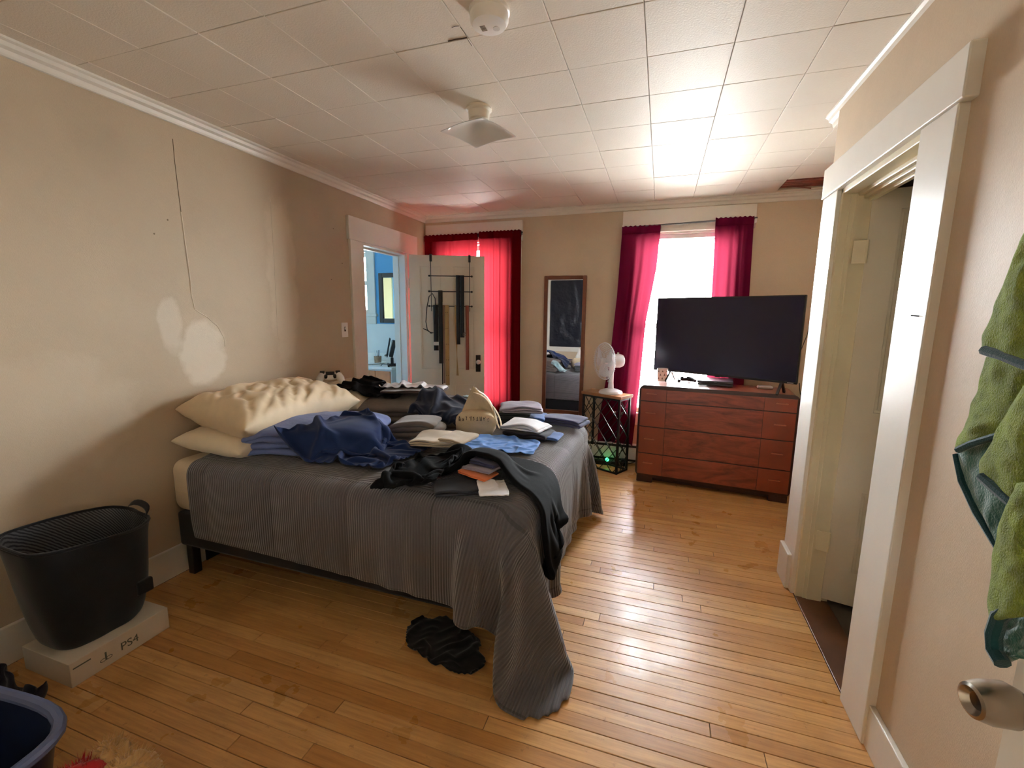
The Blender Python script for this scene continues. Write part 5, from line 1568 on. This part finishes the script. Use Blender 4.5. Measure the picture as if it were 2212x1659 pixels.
# ================================================================ near-left corner: hamper, box, tub
b_ = tag(empty('console_box', (-2.155, 1.036, 0)), 'white game console carton lying on the floor under the black hamper', 'box')
crd = plain('white_carton', srgb(212, 202, 184), .7, var=.08)
boxobj('carton', -.145, .145, -.175, .175, 0, .098, crd, b_, .002)
ink = plain('printed_ink', srgb(96, 100, 90), .7)
t = text_mesh('printed_name', 'PS4', .046, ink, b_, .0003, .0)
t.matrix_local = Matrix(((0, 0, 1, .1456), (1, 0, 0, .02), (0, 1, 0, .044), (0, 0, 0, 1)))
# the maker's mark: an upright stroke over flat loops
q = MB(); q.box(.1450, .1458, -.066, -.060, .030, .064)
for s in (-1, 1): q.tube([(.1455, -.063 + s * (.010 + .010 * math.cos(a)), .036 + .006 * math.sin(a)) for a in np.linspace(0, 6.28, 14)[:-1]], .0012, 4, True)
q.build('printed_mark', ink, b_)
boxobj('printed_line', .1450, .1457, -.165, -.11, .070, .075, ink, b_)

def hamper():
    root = tag(empty('laundry_hamper', (-2.185, 1.035, .099)), 'black fabric laundry hamper with an open top on the console carton', 'hamper')
    def ringp(cx, cy, hx, hy, z, n=44, pw=3.2):
        out = []
        for k in range(n):
            a = 2 * math.pi * k / n + math.pi; c, s = math.cos(a), math.sin(a); kk = (abs(c) ** pw + abs(s) ** pw) ** (-1 / pw)
            out.append((cx + c * kk * hx, cy + s * kk * hy, z))
        return out
    lv = [(.0, .0, .118, .140, 0), (.0, .0, .128, .158, .03), (.004, .002, .134, .178, .14), (.0, .0, .138, .192, .26), (-.006, .004, .140, .205, .36), (-.01, .004, .142, .212, .425)]
    rows = [ringp(*l) for l in lv]
    G = np.array(rows)
    for i in range(len(rows)):
        for k in range(44): 
            w = mnoise.noise((k * .35, i * .9, 2)) * .008
            G[i, k, 0] += w; G[i, k, 1] += w * .7
    # slanted rim: lower at the near right
    for k in range(44): G[-1, k, 2] += .045 * -(G[-1, k, 0] + .01) / .14 * .5 - .02 * G[-1, k, 1] / .2 ; G[-2, k, 2] += .02 * -(G[-2, k, 0]) / .14 * .5
    G = np.concatenate([G, G[:, :1]], 1)
    blk = fabric('black_nylon', srgb(17, 17, 20), var=.3, rough=.7, bump=.3)
    def weld(o_):
        w_ = o_.modifiers.new('weld', 'WELD'); w_.merge_threshold = .0008; o_.modifiers.move(len(o_.modifiers) - 1, 0)
    weld(grid_mesh('outer_wall', G, blk, root, .004, 1))
    lin_ = NT('quilted_foil_lining'); v = lin_.coord('Object')
    vo = lin_.node('ShaderNodeTexWave', wave_type='BANDS', bands_direction='DIAGONAL', Scale=46.0, Distortion=2.0); lin_.link(v, vo.inputs['Vector'])
    lin_.base(lin_.ramp(vo.outputs['Fac'], [(.2, srgb(48, 48, 52)), (.8, srgb(112, 112, 114))])); lin_.set(Roughness=.4, Metallic=.4)
    Gi = G.copy(); c = np.array([0, 0]); Gi[..., :2] *= .965; Gi[-1, :, 2] -= .004
    weld(grid_mesh('lining', Gi[1:][::-1], lin_.m, root, 0, 1))
    q = MB(); q.tube([tuple(p) for p in G[-1, :-1]], .006, 8, True); q.build('rim', blk, root, smooth=True)
    q = MB(); q.lathe([(0, 0), (.115, 0)][::1] + [(.115, .004), (0, .004)], n=32); q.build('bottom', blk, root)
    # carry handle folded over the far end of the rim
    band('handle', [(-.08, .205, .40), (-.085, .225, .425), (-.05, .235, .44), (.0, .235, .435), (.05, .225, .425), (.06, .205, .40)], .03, blk, root, (0, .7, .7))
    boxobj('tag_label', -.022, .0, -.135, -.133, .34, .37, M['plain_white'], root)
    boxobj('side_pocket', .128, .150, .09, .15, .10, .16, blk, root, .006)
    return root
hm = hamper()

# blue tub in the near corner
tb_c = (-1.77, .46)
tub = tag(empty('storage_tub', (tb_c[0], tb_c[1], 0), .1), 'dark blue plastic tub with a rounded pale rim in the near corner', 'tub')
blu = plain('navy_plastic', srgb(30, 40, 70), .4, var=.2); rimm = plain('pale_blue_rim', srgb(96, 108, 146), .45, var=.1)
q = MB(); n = 40
def rr(hx, hy, z, pw=3.4): return [((abs(math.cos(a)) ** pw + abs(math.sin(a)) ** pw) ** (-1 / pw) * math.cos(a) * hx, (abs(math.cos(a)) ** pw + abs(math.sin(a)) ** pw) ** (-1 / pw) * math.sin(a) * hy, z) for a in np.linspace(0, 2 * math.pi, n + 1)]
G = np.array([rr(.26, .12, .004), rr(.28, .135, .1), rr(.30, .15, .22), rr(.31, .158, .262)])
grid_mesh('wall', G, blu, tub, .004, 1)
q = MB(); q.tube(rr(.315, .163, .264)[:-1], .016, 10, True); q.build('rim', rimm, tub, smooth=True)
q = MB(); q.prism([(p[0], p[1]) for p in rr(.258, .118, 0)[:-1]], .002, .008, 'z'); q.build('bottom', blu, tub)
def drop(name, quad, mat, label, cat, z, seed, squeeze=1.3, rough=.05, thick=.007, extra=None, hump=.05, n=24, m_=20, mask=None):
    global HF
    rs = np.random.RandomState(seed); P = quad_grid(quad, n, m_, z); rest = P.copy(); o = seed * 3.7
    for i in range(n):
        for j in range(m_):
            P[i, j, 2] += rough * (1 + mnoise.noise((P[i, j, 0] * 9 + o, P[i, j, 1] * 9, o))) + hump * (1 - (2 * i / (n - 1) - 1) ** 2) * (1 - (2 * j / (m_ - 1) - 1) ** 2)
    hm_ = np.zeros((n, m_), bool); hm_[0, ::2] = hm_[-1, ::2] = True; hm_[::2, 0] = hm_[::2, -1] = True
    R = cloth(P, squeeze, hold=hm_, coll=both(*(([extra] if extra else []) + [ground(.009)])), steps=110, it=10, g=6, dt=.014, damp=.95, bend=.05, fric=.75, seed=seed, noise=.0006, rest=rest)
    return tag(grid_mesh(name, R, mat, None, thick, 1, mask=mask), label, cat)
drop('dark_bundle', [(-2.37, .52), (-2.02, .52), (-2.02, .80), (-2.37, .80)], fabric('ink_fleece', srgb(30, 30, 44), var=.25), 'dark navy bundle of clothes on the floor between hamper and tub', 'clothes', .14, 3, 1.4, .10, hump=.20)
drop('black_cloth', [(-1.05, 1.50), (-.66, 1.36), (-.56, 1.50), (-.9, 1.72)], fabric('black_cotton', srgb(16, 14, 15), var=.2), 'black cloth lying on the floor under the hanging comforter hem', 'cloth', .03, 4, 1.2, .03, hump=.02, n=34, m_=28, mask=np.array([[((i - 16) / 16.5) ** 2 + ((j - 13) / 13.5) ** 2 < 1.0 + .25 * mnoise.noise((i * .2, j * .2, 3)) for j in range(27)] for i in range(33)]))
# red and straw coloured plush in front of the tub
pl = tag(empty('plush_toy', (-1.33, .575, 0), .3), 'red and straw coloured fluffy plush toy at the bottom left edge', 'plush toy')
def fluff(name, c, s_, col, seed, n=900, L=.018):
    m1 = fabric(name + '_fur', col, var=.3, sheen=.4)
    o = blob(name, c, s_, m1, pl, seed, 2.1, .012, 2)
    rs = random.Random(seed); vs = []; fs = []
    for k in range(n):
        d = Vector((rs.gauss(0, 1), rs.gauss(0, 1), rs.gauss(0, 1))).normalized(); p = Vector((d.x * s_[0], d.y * s_[1], d.z * s_[2])) * .97 + Vector(c)
        t = d.cross(Vector((rs.uniform(-1, 1), rs.uniform(-1, 1), rs.uniform(-1, 1)))).normalized() * .0022
        tip = p + d * L * rs.uniform(.7, 1.4) + Vector((rs.uniform(-1, 1), rs.uniform(-1, 1), rs.uniform(-1, 1))) * .007
        i = len(vs); vs += [tuple(p - t), tuple(p + t), tuple(tip)]; fs.append((i, i + 1, i + 2))
    me = bpy.data.meshes.new('fur'); me.from_pydata(vs, [], fs)
    f = mesh_obj('fur', me, m1, o); f['kind'] = 'stuff'
    return o
fluff('red_body', (-.02, 0, .12), (.09, .08, .12), srgb(176, 30, 36), 2)
fluff('straw_head', (.07, .025, .17), (.075, .06, .06), srgb(206, 168, 112), 3)
fluff('straw_arm', (.0, .06, .20), (.045, .035, .045), srgb(206, 168, 112), 4, 400)

# ================================================================ green towel on the entry door
tg = NT('green_terry'); ob = tg.coord('Object')
gc = srgb(122, 140, 32)
tg.base(tg.ramp(tg.noise(ob, 40, 4), [(.3, dark(gc, .62)), (.7, dark(gc, 1.2))])); tg.set(Roughness=.95, Sheen_Weight=.12)
tg.link(tg.bump(tg.noise(ob, 420, 3), .9, .006), tg.b.inputs['Normal'])
M['towel'] = tg.m
M['teal_trim'] = fabric('teal_binding', srgb(16, 58, 62), var=.2, bump=.4)
M['teal_back'] = fabric('teal_terry_back', srgb(44, 96, 84), var=.2, bump=.7, bscale=300, sheen=.5)
tw = tag(empty('green_towel', (.45, .74, 0)), 'green towel with dark teal edging hanging from the open entry door', 'towel')
tc = tw.location
def tpt(px, py, x): 
    p = atx(px, py, x); return Vector((p[0] - tc.x, p[1] - tc.y, p[2]))
def sheet(name, poly_l, poly_r, x, mat, bulge=.012, n=26, m_=14, thick=.006):
    # hanging fold: left contour, right contour (pixel lists top->bottom)
    L_ = np.array([tpt(a, b, x) for a, b in poly_l]); R_ = np.array([tpt(a, b, x) for a, b in poly_r])
    def res(Q):
        d = np.r_[0, np.cumsum(np.linalg.norm(np.diff(Q, axis=0), axis=1))]; s = np.linspace(0, d[-1], n)
        return np.stack([np.interp(s, d, Q[:, k]) for k in range(3)], -1)
    A, B = res(L_), res(R_); P = np.zeros((n, m_, 3))
    for j in range(m_):
        t = j / (m_ - 1); P[:, j] = A * (1 - t) + B * t
        P[:, j, 0] -= bulge * math.sin(t * math.pi * .9 + .3) + .004 * np.array([mnoise.noise((i * .3, t * 6, x * 50)) for i in range(n)])
    return grid_mesh(name, P, mat, tw, thick, 1, offset=0)
def edge(name, pts, x, r=.0065, mat=None):
    q = MB(); q.tube([tpt(a, b, x) for a, b in pts], r, 8); return q.build(name, mat or M['teal_trim'], tw, smooth=True)
sheet('upper_fold', [(2212, 548), (2190, 600), (2160, 670), (2127, 752)], [(2320, 420), (2320, 560), (2320, 690), (2320, 808)], .428, M['towel'], .014)
edge('upper_binding', [(2127, 757), (2165, 768), (2212, 787), (2320, 815)], .414)
sheet('middle_fold', [(2142, 768), (2115, 850), (2090, 915), (2068, 975)], [(2320, 800), (2300, 860), (2280, 920), (2170, 940)], .446, M['towel'], .010)
edge('middle_binding', [(2070, 972), (2100, 958), (2160, 940), (2212, 925)], .434, .005)
sheet('back_flap', [(2068, 982), (2080, 1040), (2110, 1100), (2158, 1182)], [(2200, 935), (2215, 1000), (2210, 1080), (2200, 1180)], .452, M['teal_back'], .006)
edge('flap_binding', [(2068, 982), (2080, 1040), (2112, 1108), (2160, 1185)], .446, .006)
sheet('front_fold', [(2225, 830), (2170, 930), (2135, 990), (2122, 1028)], [(2330, 850), (2330, 960), (2330, 1060), (2330, 1150)], .430, M['towel'], .014)
edge('front_binding', [(2122, 1030), (2150, 1055), (2185, 1085), (2230, 1120)], .416)
sheet('lower_fold', [(2212, 1045), (2175, 1130), (2158, 1220), (2152, 1300), (2148, 1350)], [(2330, 1045), (2330, 1130), (2330, 1220), (2330, 1290), (2330, 1330)], .424, M['towel'], .016)
sheet('lower_back', [(2152, 1345), (2142, 1385), (2150, 1415), (2168, 1436)], [(2290, 1320), (2270, 1370), (2250, 1400), (2215, 1420)], .434, M['teal_back'], .004)
edge('lower_binding', [(2215, 1305), (2185, 1312), (2160, 1330), (2146, 1372), (2148, 1405), (2166, 1434)], .416, .0085)
q = MB(); q.tube([(.035, -.02, 1.62), (.01, -.02, 1.60), (.0, -.02, 1.62), (.0, -.02, 1.645)], .005, 8); q.build('hanging_loop', M['teal_trim'], tw, smooth=True)
